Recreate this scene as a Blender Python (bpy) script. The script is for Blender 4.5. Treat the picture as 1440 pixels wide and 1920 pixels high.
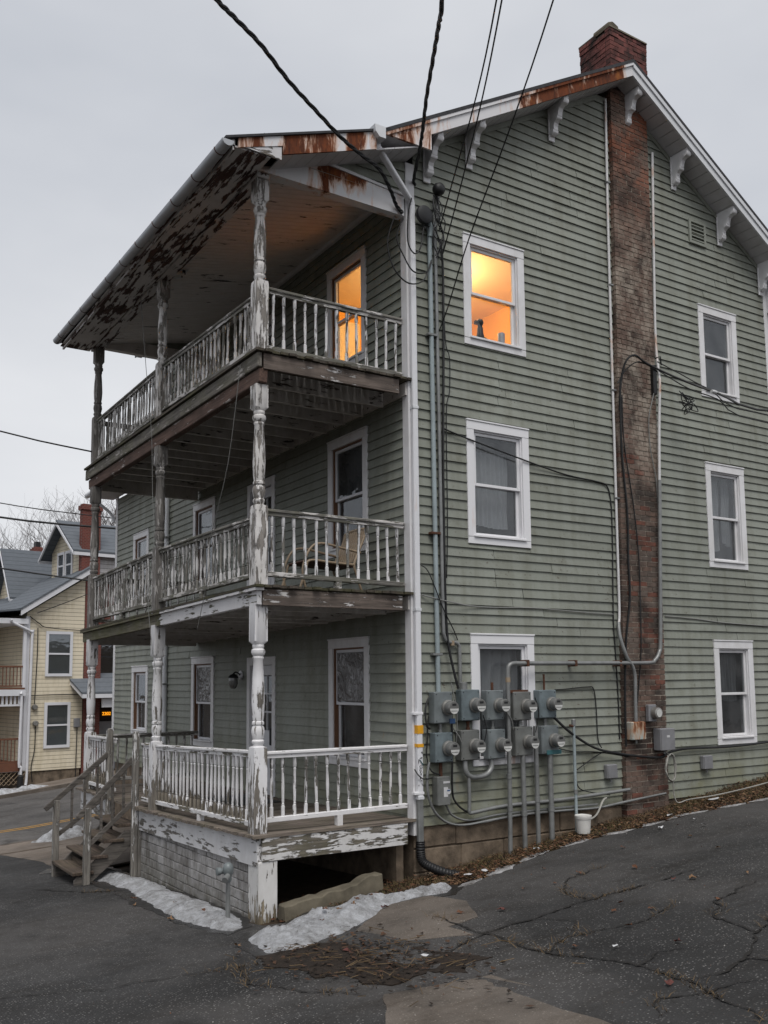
import bpy, bmesh, math, random
import numpy as np
from mathutils import Vector, Matrix, noise as mnoise
from mathutils.geometry import delaunay_2d_cdt
sc = bpy.context.scene
for _o in list(bpy.data.objects): bpy.data.objects.remove(_o)
R = random.Random(7)
C = sc.collection
# ------------------------------------------------------------------ camera
CAMP = Vector((-6.485, -9.451, 1.632))
_yaw, _pit, _rol = math.radians(-32.787), math.radians(6.138), math.radians(-0.581)
_f = Vector((-math.sin(_yaw)*math.cos(_pit), math.cos(_yaw)*math.cos(_pit), math.sin(_pit)))
_r = Vector((math.cos(_yaw), math.sin(_yaw), 0)); _u = _r.cross(_f)
_r, _u = _r*math.cos(_rol)+_u*math.sin(_rol), -_r*math.sin(_rol)+_u*math.cos(_rol)
cam = bpy.data.cameras.new('camera'); camo = bpy.data.objects.new('camera', cam); C.objects.link(camo)
_m = Matrix((_r, _u, -_f)).transposed().to_4x4(); _m.translation = CAMP
camo.matrix_world = _m
cam.sensor_fit = 'VERTICAL'; cam.sensor_height = 36; cam.lens = 1765.12/1920*36
cam.shift_y = (1086.9-960)/1920; cam.clip_end = 2000; cam.clip_start = .05
sc.camera = camo
# ------------------------------------------------------------------ sky and sun (overcast)
SUN_EL, SUN_AZ = math.radians(60), math.radians(203)     # azimuth clockwise from +Y
w = bpy.data.worlds.new('World'); sc.world = w; w.use_nodes = True
wn = w.node_tree; wn.nodes.clear()
sky = wn.nodes.new('ShaderNodeTexSky'); sky.sky_type = 'NISHITA'; sky.sun_disc = False
sky.sun_elevation = SUN_EL; sky.sun_rotation = SUN_AZ; sky.dust_density = 4; sky.air_density = 1.2
def wnode(t, **k):
    n = wn.nodes.new(t)
    for a, b in k.items(): setattr(n, a, b)
    return n
hs = wnode('ShaderNodeHueSaturation'); hs.inputs['Saturation'].default_value = .12; hs.inputs['Value'].default_value = .095
wn.links.new(sky.outputs[0], hs.inputs['Color'])
tc = wnode('ShaderNodeTexCoord'); mp = wnode('ShaderNodeMapping'); mp.inputs['Scale'].default_value = (1.2, 1.2, 3.0)
wn.links.new(tc.outputs['Generated'], mp.inputs[0])
cn = wnode('ShaderNodeTexNoise'); cn.inputs['Scale'].default_value = 1.0; cn.inputs['Detail'].default_value = 5; cn.inputs['Roughness'].default_value = .5
wn.links.new(mp.outputs[0], cn.inputs['Vector'])
cr = wnode('ShaderNodeValToRGB'); cr.color_ramp.elements[0].position = .32; cr.color_ramp.elements[1].position = .68
cr.color_ramp.elements[0].color = (.375, .40, .45, 1); cr.color_ramp.elements[1].color = (.60, .612, .638, 1)
wn.links.new(cn.outputs['Fac'], cr.inputs[0])
mx = wnode('ShaderNodeMix', data_type='RGBA'); mx.inputs[0].default_value = .8
wn.links.new(hs.outputs[0], mx.inputs[6]); wn.links.new(cr.outputs[0], mx.inputs[7])
bg = wnode('ShaderNodeBackground'); bg.inputs[1].default_value = 1.0
wo = wnode('ShaderNodeOutputWorld'); wn.links.new(mx.outputs[2], bg.inputs[0]); wn.links.new(bg.outputs[0], wo.inputs[0])
sun = bpy.data.lights.new('sun', 'SUN'); sun.energy = 1.5; sun.angle = math.radians(30); sun.color = (1, .97, .93)
suno = bpy.data.objects.new('sun', sun); C.objects.link(suno)
_sd = Vector((math.sin(SUN_AZ)*math.cos(SUN_EL), math.cos(SUN_AZ)*math.cos(SUN_EL), math.sin(SUN_EL)))
suno.rotation_euler = (-_sd).to_track_quat('-Z', 'Y').to_euler(); suno.location = (-10, -14, 20)
sc.view_settings.view_transform = 'Standard'; sc.view_settings.look = 'None'
sc.view_settings.exposure = 0.5; sc.view_settings.gamma = 1; sc.view_settings.use_curve_mapping = False
sc.render.engine = 'CYCLES'; sc.cycles.max_bounces = 6; sc.cycles.transparent_max_bounces = 12
sc.cycles.caustics_reflective = False; sc.cycles.caustics_refractive = False; sc.cycles.use_denoising = True
# ------------------------------------------------------------------ object helpers
WL = {}
def reg(o, loc, parent):
    WL[o.name] = Vector(loc)
    if parent is not None:
        o.parent = parent; o.location = Vector(loc)-WL[parent.name]
    else: o.location = loc
    C.objects.link(o)
    return o
def tag(o, label=None, cat=None, group=None, kind=None):
    if label: o['label'] = label
    if cat: o['category'] = cat
    if group: o['group'] = group
    if kind: o['kind'] = kind
    return o
def thing(name, loc, label, cat, group=None):
    o = bpy.data.objects.new(name, None); o.empty_display_size = .2
    reg(o, loc, None); return tag(o, label, cat, group)
def holder(name, loc, parent):
    o = bpy.data.objects.new(name, None); o.empty_display_size = .1
    return reg(o, loc, parent)
def copy_part(o, loc, parent):
    c = o.copy(); c.parent = None; WL[c.name] = Vector(loc)
    c.parent = parent; c.location = Vector(loc)-WL[parent.name]
    C.objects.link(c); return c
class MB:
    def __init__(s): s.v = []; s.f = []; s.m = []; s.mi = 0
    def add(s, vs, fs):
        b = len(s.v); s.v += [tuple(p) for p in vs]
        s.f += [tuple(b+i for i in f) for f in fs]; s.m += [s.mi]*len(fs); return s
    def box(s, x0, x1, y0, y1, z0, z1):
        return s.add([(x0,y0,z0),(x1,y0,z0),(x1,y1,z0),(x0,y1,z0),(x0,y0,z1),(x1,y0,z1),(x1,y1,z1),(x0,y1,z1)],
                     [(0,3,2,1),(4,5,6,7),(0,1,5,4),(1,2,6,5),(2,3,7,6),(3,0,4,7)])
    def hexa(s, p): return s.add(p, [(0,3,2,1),(4,5,6,7),(0,1,5,4),(1,2,6,5),(2,3,7,6),(3,0,4,7)])
    def bar(s, p, q, w, h, up=(0,0,1)):
        p, q = Vector(p), Vector(q); d = (q-p).normalized(); up = Vector(up)
        x = d.cross(up)
        if x.length < 1e-4: x = d.cross(Vector((0,1,0)))
        x.normalize(); y = x.cross(d); x *= w/2; y *= h/2
        return s.hexa([p-x-y, p+x-y, q+x-y, q-x-y, p-x+y, p+x+y, q+x+y, q-x+y])
    def prism(s, poly, ax, a, b):
        n = len(poly)
        def P(t, k):
            return {'X': (k, t[0], t[1]), 'Y': (t[0], k, t[1]), 'Z': (t[0], t[1], k)}[ax]
        return s.add([P(t, a) for t in poly]+[P(t, b) for t in poly],
                     [tuple(range(n))[::-1], tuple(range(n, 2*n))]+[(i, (i+1) % n, n+(i+1) % n, n+i) for i in range(n)])
    def tube(s, pts, r, n=8, cap=True):
        pts = [Vector(p) for p in pts]; rs = r if isinstance(r, (list, tuple)) else [r]*len(pts)
        t0 = (pts[1]-pts[0]).normalized()
        x = t0.cross(Vector((0,0,1)))
        if x.length < .05: x = t0.cross(Vector((0,1,0)))
        x.normalize(); vs = []
        for i, p in enumerate(pts):
            t = (pts[min(i+1, len(pts)-1)]-pts[max(i-1, 0)]).normalized()
            x = (x-t*x.dot(t)).normalized(); y = t.cross(x)
            for k in range(n):
                a = 2*math.pi*k/n; vs.append(p+x*math.cos(a)*rs[i]+y*math.sin(a)*rs[i])
        fs = [(i*n+k, i*n+(k+1) % n, (i+1)*n+(k+1) % n, (i+1)*n+k) for i in range(len(pts)-1) for k in range(n)]
        if cap: fs += [tuple(range(n))[::-1], tuple(range((len(pts)-1)*n, len(pts)*n))]
        return s.add(vs, fs)
    def turn(s, prof, n=16, o=(0,0,0), axis='Z', off=0.):
        """prof: (z, r, square) rings; square 1 gives a square section"""
        vs = []
        for z, r, q in prof:
            for k in range(n):
                a = 2*math.pi*k/n+off; c_, s_ = math.cos(a), math.sin(a)
                g = r*((1-q)+q/max(abs(c_), abs(s_)))
                p = (c_*g, s_*g, z)
                if axis == 'Y': p = (p[0], -p[2], p[1])
                if axis == 'X': p = (-p[2], p[0], p[1])
                vs.append((p[0]+o[0], p[1]+o[1], p[2]+o[2]))
        m = len(prof)
        fs = [(i*n+k, i*n+(k+1) % n, (i+1)*n+(k+1) % n, (i+1)*n+k) for i in range(m-1) for k in range(n)]
        fs += [tuple(range(n))[::-1], tuple(range((m-1)*n, m*n))]
        return s.add(vs, fs)
    def build(s, name, mat, parent=None, smooth=None, bevel=0, origin=None, jit=0):
        vs = np.array(s.v, float)
        if origin is None:
            origin = Vector(((vs[:,0].min()+vs[:,0].max())/2, (vs[:,1].min()+vs[:,1].max())/2, vs[:,2].min()))
        me = bpy.data.meshes.new(name)
        vs = vs-np.array(origin)
        if jit: vs = vs+np.array([[R.uniform(-jit, jit) for _ in range(3)] for _ in vs])
        me.from_pydata(vs.tolist(), [], s.f)
        mats = mat if isinstance(mat, (list, tuple)) else [mat]
        for m_ in mats: me.materials.append(m_)
        if len(mats) > 1: me.polygons.foreach_set('material_index', s.m)
        if bevel or True:
            bm = bmesh.new(); bm.from_mesh(me)
            bmesh.ops.recalc_face_normals(bm, faces=bm.faces)
            if bevel: bmesh.ops.bevel(bm, geom=list(bm.edges), offset=bevel, segments=1, affect='EDGES', clamp_overlap=True)
            bm.to_mesh(me); bm.free()
        if smooth is not None:
            me.polygons.foreach_set('use_smooth', [True]*len(me.polygons))
            me.set_sharp_from_angle(angle=math.radians(smooth))
        o = bpy.data.objects.new(name, me)
        return reg(o, origin, parent)
def bx(*a): return MB().box(*a)
def smoothpath(pts, k=4):
    """Catmull-Rom through points"""
    P = [Vector(p) for p in pts]; out = []
    for i in range(len(P)-1):
        a, b, c, d = P[max(i-1, 0)], P[i], P[i+1], P[min(i+2, len(P)-1)]
        for j in range(k):
            t = j/k
            out.append(.5*((2*b)+(c-a)*t+(2*a-5*b+4*c-d)*t*t+(3*b-a-3*c+d)*t**3))
    return out+[P[-1]]
def cable(name, pts, r, mat, label, cat='cable', group=None, k=4, n=6):
    o = MB().tube(smoothpath(pts, k), r, n).build(name, mat, None, smooth=60)
    return tag(o, label, cat, group)
# ------------------------------------------------------------------ materials
class NM:
    def __init__(s, name):
        s.m = bpy.data.materials.new(name); s.m.use_nodes = True; s.t = s.m.node_tree
        s.b = s.t.nodes['Principled BSDF']; s.o = s.t.nodes['Material Output']
        s.g = s.t.nodes.new('ShaderNodeNewGeometry'); s.oi = None
    def n(s, t, **k):
        x = s.t.nodes.new(t)
        for a, b in k.items(): setattr(x, a, b)
        return x
    def L(s, a, b):
        if isinstance(a, (int, float)): b.default_value = a
        elif isinstance(a, tuple): b.default_value = a if len(a) == 4 or len(a) == len(b.default_value) else (*a, 1)
        else: s.t.links.new(a, b)
    def pos(s, sc_=(1,1,1), rnd=0):
        v = s.g.outputs['Position']
        if rnd:
            a = s.n('ShaderNodeVectorMath', operation='ADD'); c = s.n('ShaderNodeCombineXYZ')
            r = s.n('ShaderNodeMath', operation='MULTIPLY'); s.L(s.rand(), r.inputs[0]); r.inputs[1].default_value = rnd
            for i in range(3): s.t.links.new(r.outputs[0], c.inputs[i])
            s.L(v, a.inputs[0]); s.L(c.outputs[0], a.inputs[1]); v = a.outputs[0]
        m = s.n('ShaderNodeMapping'); m.inputs['Scale'].default_value = sc_
        s.L(v, m.inputs[0]); return m.outputs[0]
    def rand(s):
        if s.oi is None: s.oi = s.n('ShaderNodeObjectInfo')
        return s.oi.outputs['Random']
    def noise(s, v, scale, detail=4, rough=.55, dist=0):
        x = s.n('ShaderNodeTexNoise'); x.inputs['Scale'].default_value = scale; x.inputs['Detail'].default_value = detail
        x.inputs['Roughness'].default_value = rough; x.inputs['Distortion'].default_value = dist
        s.L(v, x.inputs['Vector']); return x.outputs['Fac']
    def vor(s, v, scale, feat='F1', out='Distance'):
        x = s.n('ShaderNodeTexVoronoi', feature=feat); x.inputs['Scale'].default_value = scale
        s.L(v, x.inputs['Vector']); return x.outputs[out]
    def ramp(s, f, lo, hi, a=0., b=1.):
        x = s.n('ShaderNodeMapRange'); s.L(f, x.inputs[0]); s.L(lo, x.inputs[1]); s.L(hi, x.inputs[2])
        x.inputs[3].default_value = a; x.inputs[4].default_value = b; return x.outputs[0]
    def mix(s, a, b, f, mode='MIX'):
        x = s.n('ShaderNodeMix', data_type='RGBA', blend_type=mode); s.L(f, x.inputs[0]); s.L(a, x.inputs[6]); s.L(b, x.inputs[7])
        return x.outputs[2]
    def math(s, op, a, b=0.):
        x = s.n('ShaderNodeMath', operation=op); s.L(a, x.inputs[0]); s.L(b, x.inputs[1]); return x.outputs[0]
    def z(s, ax='Z'):
        x = s.n('ShaderNodeSeparateXYZ'); s.L(s.g.outputs['Position'], x.inputs[0]); return x.outputs[ax]
    def bump(s, h, st=.3, d=.01, prev=None):
        x = s.n('ShaderNodeBump'); x.inputs['Strength'].default_value = st; x.inputs['Distance'].default_value = d
        s.L(h, x.inputs['Height'])
        if prev is not None: s.L(prev, x.inputs['Normal'])
        return x.outputs[0]
    def out(s, col, rough=.6, metal=0., nor=None, spec=.4):
        s.L(col, s.b.inputs['Base Color']); s.L(rough, s.b.inputs['Roughness']); s.L(metal, s.b.inputs['Metallic'])
        s.b.inputs['Specular IOR Level'].default_value = spec
        if nor is not None: s.L(nor, s.b.inputs['Normal'])
        return s.m
def plain(name, col, rough=.6, metal=0., var=.25, scale=6, spec=.4, bump=.15):
    s = NM(name); v = s.pos(); f = s.noise(v, scale, 5, .6)
    c2 = tuple(x*(1-var) for x in col)
    return s.out(s.mix(c2, col, s.ramp(f, .3, .7)), s.ramp(s.noise(v, scale*3, 3), .3, .7, rough*.85, min(1, rough*1.15)), metal, s.bump(s.noise(v, scale*12, 3), bump, .004), spec)
def siding(name, col, algae=True):
    s = NM(name); v = s.pos(); big = s.noise(v, .45, 4, .6)
    c = s.mix(tuple(x*.84 for x in col), tuple(min(1, x*1.08) for x in col), s.ramp(big, .3, .7))
    c = s.mix(c, s.mix((.91,.91,.90), (1.05,1.05,1.05), s.rand()), 1., 'MULTIPLY')
    st = s.noise(s.pos((4.5, 4.5, .4)), 1.0, 6, .65)
    c = s.mix(c, (.79,.77,.73), s.ramp(st, .44, .70, 0, 1.), 'MULTIPLY')
    bl = s.noise(s.pos((1.6,1.6,1), 2), 2.4, 6, .72); c = s.mix(c, (.66,.63,.56), s.ramp(bl, .52, .72, 0, .6), 'MULTIPLY')
    fine = s.noise(s.pos((3, 3, 22)), 5, 5, .7)
    c = s.mix(c, (.88,.88,.87), s.ramp(fine, .5, .75), 'MULTIPLY')
    chip = s.noise(s.pos((1, 1, 1.6), 3), 17, 3, .55)
    patch = s.noise(v, 1.7, 3)
    chm = s.math('MULTIPLY', s.ramp(chip, .665, .685), s.ramp(patch, .42, .58))
    c = s.mix(c, (.09,.075,.055), s.math('MULTIPLY', chm, .85))
    rst = s.math('MULTIPLY', s.ramp(s.noise(s.pos((1.2,1.2,.35)), 2.1, 5, .7), .69, .78), .45)
    c = s.mix(c, (.28,.16,.055), rst)
    if algae:
        al = s.math('MULTIPLY', s.ramp(s.z(), .9, -.2), s.ramp(s.noise(v, 2.2, 5, .65), .35, .65))
        c = s.mix(c, (.16,.15,.055), s.math('MULTIPLY', al, .55))
    gr = s.bump(s.noise(s.pos((4, 4, 60)), 3, 4, .6), .25, .003)
    return s.out(c, s.ramp(fine, .3, .7, .5, .72), 0., s.bump(s.noise(v, 3.5, 2), .15, .01, gr), .35)
def peel(name, paint, wood, amt, ax='Z', grime=.5, zf=None, size=1., moss=0., yf=None):
    """weathered paint flaking off wood; amt = share of paint lost, grain runs along ax"""
    s = NM(name); k = {'X': (.14, 1, 1), 'Y': (1, .14, 1), 'Z': (1, 1, .14)}[ax]; kk = {'X': (.06, 1, 1), 'Y': (1, .06, 1), 'Z': (1, 1, .06)}[ax]
    v = s.pos(k, 5); n1 = s.noise(v, 24*size, 9, .66, .3); n2 = s.noise(s.pos((1,1,1), 3), 2.6*size, 5, .65)
    h = s.math('ADD', n1, s.math('MULTIPLY', s.math('SUBTRACT', n2, .5), .5))
    th = amt
    if zf is not None:   # weather gets at the foot of the wood: (z where all is as amt, z of worst loss, extra)
        th = s.ramp(s.z(), zf[0], zf[1], amt, amt+zf[2])
    if yf is not None:
        th = s.ramp(s.z('Y'), yf[0], yf[1], amt, amt+yf[2])
    lo = s.math('SUBTRACT', th, .012); hi = s.math('ADD', th, .012)
    mask = s.ramp(h, lo, hi)              # 1 = paint stays
    grain = s.noise(s.pos(kk, 5), 34, 6, .7)
    wc = s.mix(tuple(x*.35 for x in wood), tuple(min(1, x*1.45) for x in wood), s.ramp(grain, .32, .68))
    wc = s.mix(wc, tuple(x*.22 for x in wood), s.ramp(s.noise(s.pos(kk, 5), 11, 5, .75), .60, .66, 0, .8))
    wc = s.mix(wc, tuple(x*.5 for x in wood), s.ramp(s.noise(s.pos((1,1,1), 2), 2.3, 4), .45, .7, 0, .7))
    if moss: wc = s.mix(wc, (.075,.08,.022), s.math('MULTIPLY', s.ramp(s.noise(s.pos((1,1,1)), 3.1, 5, .7), .42, .6), moss))
    d = s.ramp(s.noise(s.pos((1,1,.5), 4), 5, 6, .7), .35, .75)
    pc = s.mix(paint, tuple(x*y for x, y in zip(paint, (.62,.60,.55))), s.math('MULTIPLY', d, grime))
    col = s.mix(wc, pc, mask)
    nb = s.bump(grain, .35, .004); nb = s.bump(mask, 1., .009, nb)
    return s.out(col, s.ramp(mask, 0, 1, .85, .55), 0., nb, .3)
def rusty(name, base, amt=.5, streak=True, rough=.5, bands=None):
    s = NM(name); v = s.pos((1, 1, .24 if streak else 1)); n1 = s.noise(v, 5.5, 10, .7, .5); n2 = s.noise(s.pos((1,1,.8)), 1.15, 3)
    h = s.math('ADD', n1, s.math('MULTIPLY', s.math('SUBTRACT', n2, .5), .9))
    if bands:
        for (x0, x1, e) in bands:
            t = s.math('MULTIPLY', s.ramp(s.z('X'), x0-.06, x0+.06), s.ramp(s.z('X'), x1+.06, x1-.06)); h = s.math('ADD', h, s.math('MULTIPLY', t, e))
    a = 1-amt
    m = s.ramp(h, a-.045, a+.045); halo = s.ramp(h, a-.14, a+.02)
    r = s.mix((.035,.010,.005), (.19,.048,.012), s.ramp(s.noise(s.pos((1,1,.3)), 14, 6, .7), .3, .7))
    r = s.mix(r, (.42,.15,.03), s.ramp(s.noise(s.pos((1,1,.4)), 7, 5), .58, .75, 0, .7))
    c = s.mix(base, (.52,.22,.06), s.math('MULTIPLY', halo, .75))
    c = s.mix(c, r, m)
    return s.out(c, s.ramp(m, 0, 1, rough, .9), 0., s.bump(m, .3, .003), .35)
def emis(name, col, st):
    s = NM(name); s.b.inputs['Emission Color'].default_value = (*col, 1); s.b.inputs['Emission Strength'].default_value = st
    return s.out(col, .6)
def glass(name, tint=(.9,.92,.92), wav=.25, base=.05, film=None):
    s = NM(name); s.t.nodes.remove(s.b)
    tr = s.n('ShaderNodeBsdfTransparent'); tr.inputs[0].default_value = (*tint, 1)
    gl = s.n('ShaderNodeBsdfGlossy'); gl.inputs['Roughness'].default_value = .03; gl.inputs[0].default_value = (.95,.97,1,1)
    nb = s.bump(s.noise(s.pos(), 2.6, 2), wav, .02); s.L(nb, gl.inputs['Normal'])
    dp = s.n('ShaderNodeVectorMath', operation='DOT_PRODUCT'); s.L(nb, dp.inputs[0]); s.L(s.g.outputs['Incoming'], dp.inputs[1])
    fz = s.math('POWER', s.math('SUBTRACT', 1., s.math('ABSOLUTE', dp.outputs['Value'])), 5.); fz = s.math('ADD', s.math('MULTIPLY', fz, .95), .02+base)
    mxs = s.n('ShaderNodeMixShader'); s.L(fz, mxs.inputs[0]); s.L(tr.outputs[0], mxs.inputs[1]); s.L(gl.outputs[0], mxs.inputs[2])
    last = mxs.outputs[0]
    if film:   # dust on the pane
        df = s.n('ShaderNodeBsdfDiffuse'); df.inputs[0].default_value = (*film, 1)
        m2 = s.n('ShaderNodeMixShader'); s.L(s.ramp(s.noise(s.pos((1,1,.6)), 3, 5), .3, .75, .01, .10), m2.inputs[0]); s.L(last, m2.inputs[1]); s.L(df.outputs[0], m2.inputs[2]); last = m2.outputs[0]
    s.L(last, s.o.inputs[0]); return s.m
def brick(name, cols, soot=.4, lime=.2, z_shift=None):
    s = NM(name); r = s.rand(); v = s.pos((1,1,1), 9)
    c = s.mix(cols[0], cols[1], s.ramp(r, .0, .6)); c = s.mix(c, cols[2], s.ramp(r, .72, .8))
    c = s.mix(c, tuple(x*.45 for x in cols[0]), s.ramp(s.noise(v, 19, 5, .7), .42, .75, 0, .8))
    if z_shift: c = s.mix(c, (.27,.10,.058), s.math('MULTIPLY', s.ramp(s.z(), 8.2, 9.6), s.ramp(s.noise(s.pos((1,1,1), 2), 2.6, 4), .42, .6, 0, .9)))
    w_ = s.pos()
    so = s.noise(w_, 2.1, 5, .65)
    c = s.mix(c, (.018,.016,.015), s.math('MULTIPLY', s.ramp(so, .45, .62), soot))
    li = s.math('MULTIPLY', s.ramp(s.noise(s.pos((1,1,.7)), 3.4, 7, .76), .44, .62), lime)
    if z_shift: li = s.math('MULTIPLY', li, s.math('MULTIPLY', s.ramp(s.z(), z_shift[0]-.8, z_shift[0]), s.ramp(s.z(), z_shift[1]+.8, z_shift[1])))
    c = s.mix(c, (.34,.29,.24), li)
    return s.out(c, .9, 0., s.bump(s.noise(v, 40, 5, .7), .6, .006), .2)
def asphalt(name, col, speck, scale=1., wet=True):
    s = NM(name); v = s.pos(); big = s.noise(v, .55*scale, 5, .6); mid = s.noise(v, 4, 5, .65)
    c = s.mix(tuple(x*.6 for x in col), tuple(x*1.3 for x in col), s.ramp(big, .3, .7))
    c = s.mix(c, tuple(x*y for x, y in zip(col, (1.95,1.9,1.85))), s.ramp(s.noise(v, .30*scale, 4, .55), .46, .58, 0, .9 if wet else .3))
    c = s.mix(c, (.75,.73,.70), s.ramp(mid, .45, .7), 'MULTIPLY')
    vo = s.vor(v, 46); vc = s.vor(v, 46, out='Color')
    sep = s.n('ShaderNodeSeparateColor'); s.L(vc, sep.inputs[0])
    st = s.math('MULTIPLY', s.math('MULTIPLY', s.ramp(vo, .36, .22), s.ramp(sep.outputs[0], .50, .62)), s.ramp(s.noise(v, .8, 4, .6), .33, .66, .3, .85))
    c = s.mix(c, s.mix(speck, tuple(x*1.9 for x in speck), s.ramp(sep.outputs[1], .5, .9)), st)
    fine = s.vor(v, 210)
    c = s.mix(c, (.5,.5,.5), s.ramp(fine, .25, .6, 0, .5), 'MULTIPLY')
    stain = s.ramp(s.noise(s.pos((1,.6,1)), 1.1, 5, .65), .6, .72)
    c = s.mix(c, (.012,.011,.011), s.math('MULTIPLY', stain, .7))
    c = s.mix(c, (.55,.5,.45), s.ramp(s.noise(s.pos((.5,1.4,1)), 2.3, 6, .7), .52, .72, 0, .8), 'MULTIPLY')
    rg = s.ramp(s.noise(v, .9, 4), .4, .7, .95, .55) if wet else .9
    nb = s.bump(s.math('ADD', s.math('MULTIPLY', vo, -1.), s.math('MULTIPLY', fine, -.4)), .55, .006)
    return s.out(c, rg, 0., s.bump(mid, .3, .02, nb), .35)

M = {}
SAGE = (.245, .258, .224)
WHITE = (.72, .715, .73)
M['siding'] = siding('sage_clapboard_paint', SAGE)
M['sheath'] = plain('sage_sheathing', tuple(x*.5 for x in SAGE), .8)
M['trim'] = peel('white_trim_paint', WHITE, (.30,.27,.24), .20, 'Z', .5)
M['trim_rust'] = rusty('white_trim_rust_tinged', WHITE, .20)
M['rustfascia'] = rusty('rusting_white_metal_fascia', (.66,.65,.66), .37, True, .5, [(-1.95,-1.25,.22),(-1.05,-.93,.2),(-2.5,-2.2,.15),(1.6,3.7,.24),(-.5,.1,.14)])
M['rustfrieze'] = rusty('rust_streaked_frieze', (.66,.655,.665), .32, True, .5, [(-1.45,-.6,.10)])
M['white_metal'] = plain('white_painted_metal', (.66,.67,.69), .45, 0., .12, 2)
M['pvc'] = rusty('white_downspout_paint', (.68,.68,.70), .16)
M['galv'] = plain('galvanised_gutter', (.47,.485,.51), .45, .25, .2, 3)
GW = (.24,.225,.205)
M['post_white'] = peel('flaking_white_post', (.74,.73,.74), (.20,.18,.155), .40, 'Z', .45, (.85, -.05, .16))
M['post_mid'] = peel('worn_grey_post', (.68,.66,.65), (.23,.21,.19), .485, 'Z', .8)
M['post_grey'] = peel('bare_grey_post', (.48,.46,.445), (.21,.195,.18), .57, 'Z', .9)
M['bal_white'] = peel('flaking_white_baluster', (.74,.73,.74), (.20,.175,.14), .36, 'Z', .5, (.33, .08, .24))
M['bal_grey'] = peel('worn_grey_baluster', (.64,.625,.62), (.20,.19,.17), .49, 'Z', .9)
M['bal_front'] = peel('chipped_white_baluster', (.72,.71,.72), (.19,.18,.16), .45, 'Z', .6)
M['rail_white_x'] = peel('chipped_white_rail', (.74,.73,.74), (.20,.18,.15), .37, 'X', .5)
M['rail_white_y'] = peel('chipped_white_rail_side', (.74,.73,.74), (.17,.155,.12), .42, 'Y', .7)
M['rail_grey_x'] = peel('mossy_grey_rail', (.58,.56,.545), (.19,.18,.163), .53, 'X', .9, None, 1, .25)
M['rail_grey_y'] = peel('mossy_grey_rail_side', (.55,.53,.515), (.19,.18,.163), .55, 'Y', .9, None, 1, .28)
M['rim_white_y'] = peel('flaking_white_rim_board', (.66,.655,.665), (.19,.175,.155), .37, 'Y', .5, (-.12,-.36,.10))
M['rim_white_x'] = peel('peeling_white_rim_board', (.66,.65,.65), (.17,.15,.125), .50, 'X', .6, None, 1, .22)
M['rim_brown_x'] = peel('bare_brown_rim_board', (.55,.53,.52), (.14,.112,.095), .615, 'X', .6)
M['beam_y2'] = peel('half_painted_beam', (.62,.61,.62), (.15,.135,.10), .40, 'Y', .4, None, 1, .5, (3.0, 3.6, .45))
M['beam_y3'] = peel('rotting_grey_beam', (.40,.37,.34), (.17,.155,.135), .62, 'Y', .9, None, 1, .3)
M['beam_red'] = peel('rotting_red_brown_beam', (.45,.40,.37), (.12,.075,.058), .62, 'Y', .9)
M['joist'] = peel('dirty_painted_joist', (.66,.63,.61), (.13,.11,.095), .36, 'X', .9)
M['deck'] = peel('weathered_decking', (.25,.23,.21), (.20,.165,.14), .9, 'X', .5, None, 1, .22)
M['deck_y'] = peel('mossy_decking', (.30,.28,.26), (.075,.062,.05), .95, 'Y', .5, None, 1, .4)
M['ceiling'] = peel('flaking_porch_ceiling', (.74,.70,.685), (.10,.09,.085), .345, 'X', .45, None, .38)
M['soffit'] = peel('white_soffit_board', (.56,.55,.565), (.14,.12,.10), .25, 'Y', .5)
M['soffit_brown'] = peel('brown_peeling_soffit', (.60,.58,.575), (.085,.05,.042), .465, 'Y', .5, None, .55)
M['shingle'] = plain('asphalt_shingle', (.05,.05,.055), .95, 0, .4, 9)
M['stairwood'] = peel('worn_stair_tread', (.2,.16,.13), (.105,.078,.062), .85, 'Y', .6, None, 1, .15)
M['stairrail'] = peel('grey_stair_rail', (.33,.31,.30), (.125,.112,.10), .75, 'X', .8)
M['newel'] = peel('peeling_newel', (.60,.59,.585), (.20,.185,.165), .55, 'Z', .7, (-.2,-1.1,.16))
M['pier'] = peel('white_painted_pier', (.64,.63,.62), (.24,.20,.14), .38, 'Z', .5, (-.55,-1.0,.22))
M['block'] = peel('whitewashed_block', (.47,.455,.45), (.22,.205,.19), .50, 'Z', 1., (-.45,-1.0,.14), 1.2, .3)
M['mortar'] = plain('grey_mortar', (.10,.095,.085), .95)
M['foundation'] = plain('brown_stained_concrete', (.24,.185,.135), .92, 0, .72, 4.5, .2, 1.)
M['stone'] = plain('mossy_kerb_stone', (.155,.135,.10), .95, 0, .5, 5, .2, .8)
M['brick_chimney'] = brick('sooty_chimney_brick', [(.175,.115,.09), (.135,.108,.092), (.18,.075,.054)], .7, .95, (5.0, 8.0))
M['brick_stack'] = brick('red_chimney_brick', [(.235,.085,.075), (.17,.065,.055), (.08,.04,.035)], .95, .0)
M['brick_far'] = brick('far_red_brick', [(.24,.06,.045), (.20,.05,.04), (.17,.045,.035)], .2, .1)
M['mortar_warm'] = plain('brown_mortar', (.50,.44,.36), .95, 0, .6, 4)
M['mortar_dark'] = plain('sooty_mortar', (.06,.05,.045), .95)
M['glass'] = glass('window_glass', (.80,.82,.82), .3, .035, (.45,.45,.46))
M['glass_lit'] = glass('lit_window_glass', (.95,.95,.95), .25, .03)
M['glass_far'] = glass('far_window_glass', (.6,.62,.63), .1, .12)
M['dark'] = plain('dark_interior', (.012,.012,.013), .9)  # near-black colour paints in the darkness of unlit rooms and openings
M['curtain'] = plain('grey_white_curtain', (.46,.45,.47), .9, 0, .2, 4)
M['curtain_dark'] = plain('dim_net_curtain', (.13,.13,.14), .9, 0, .2, 4)
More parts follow.
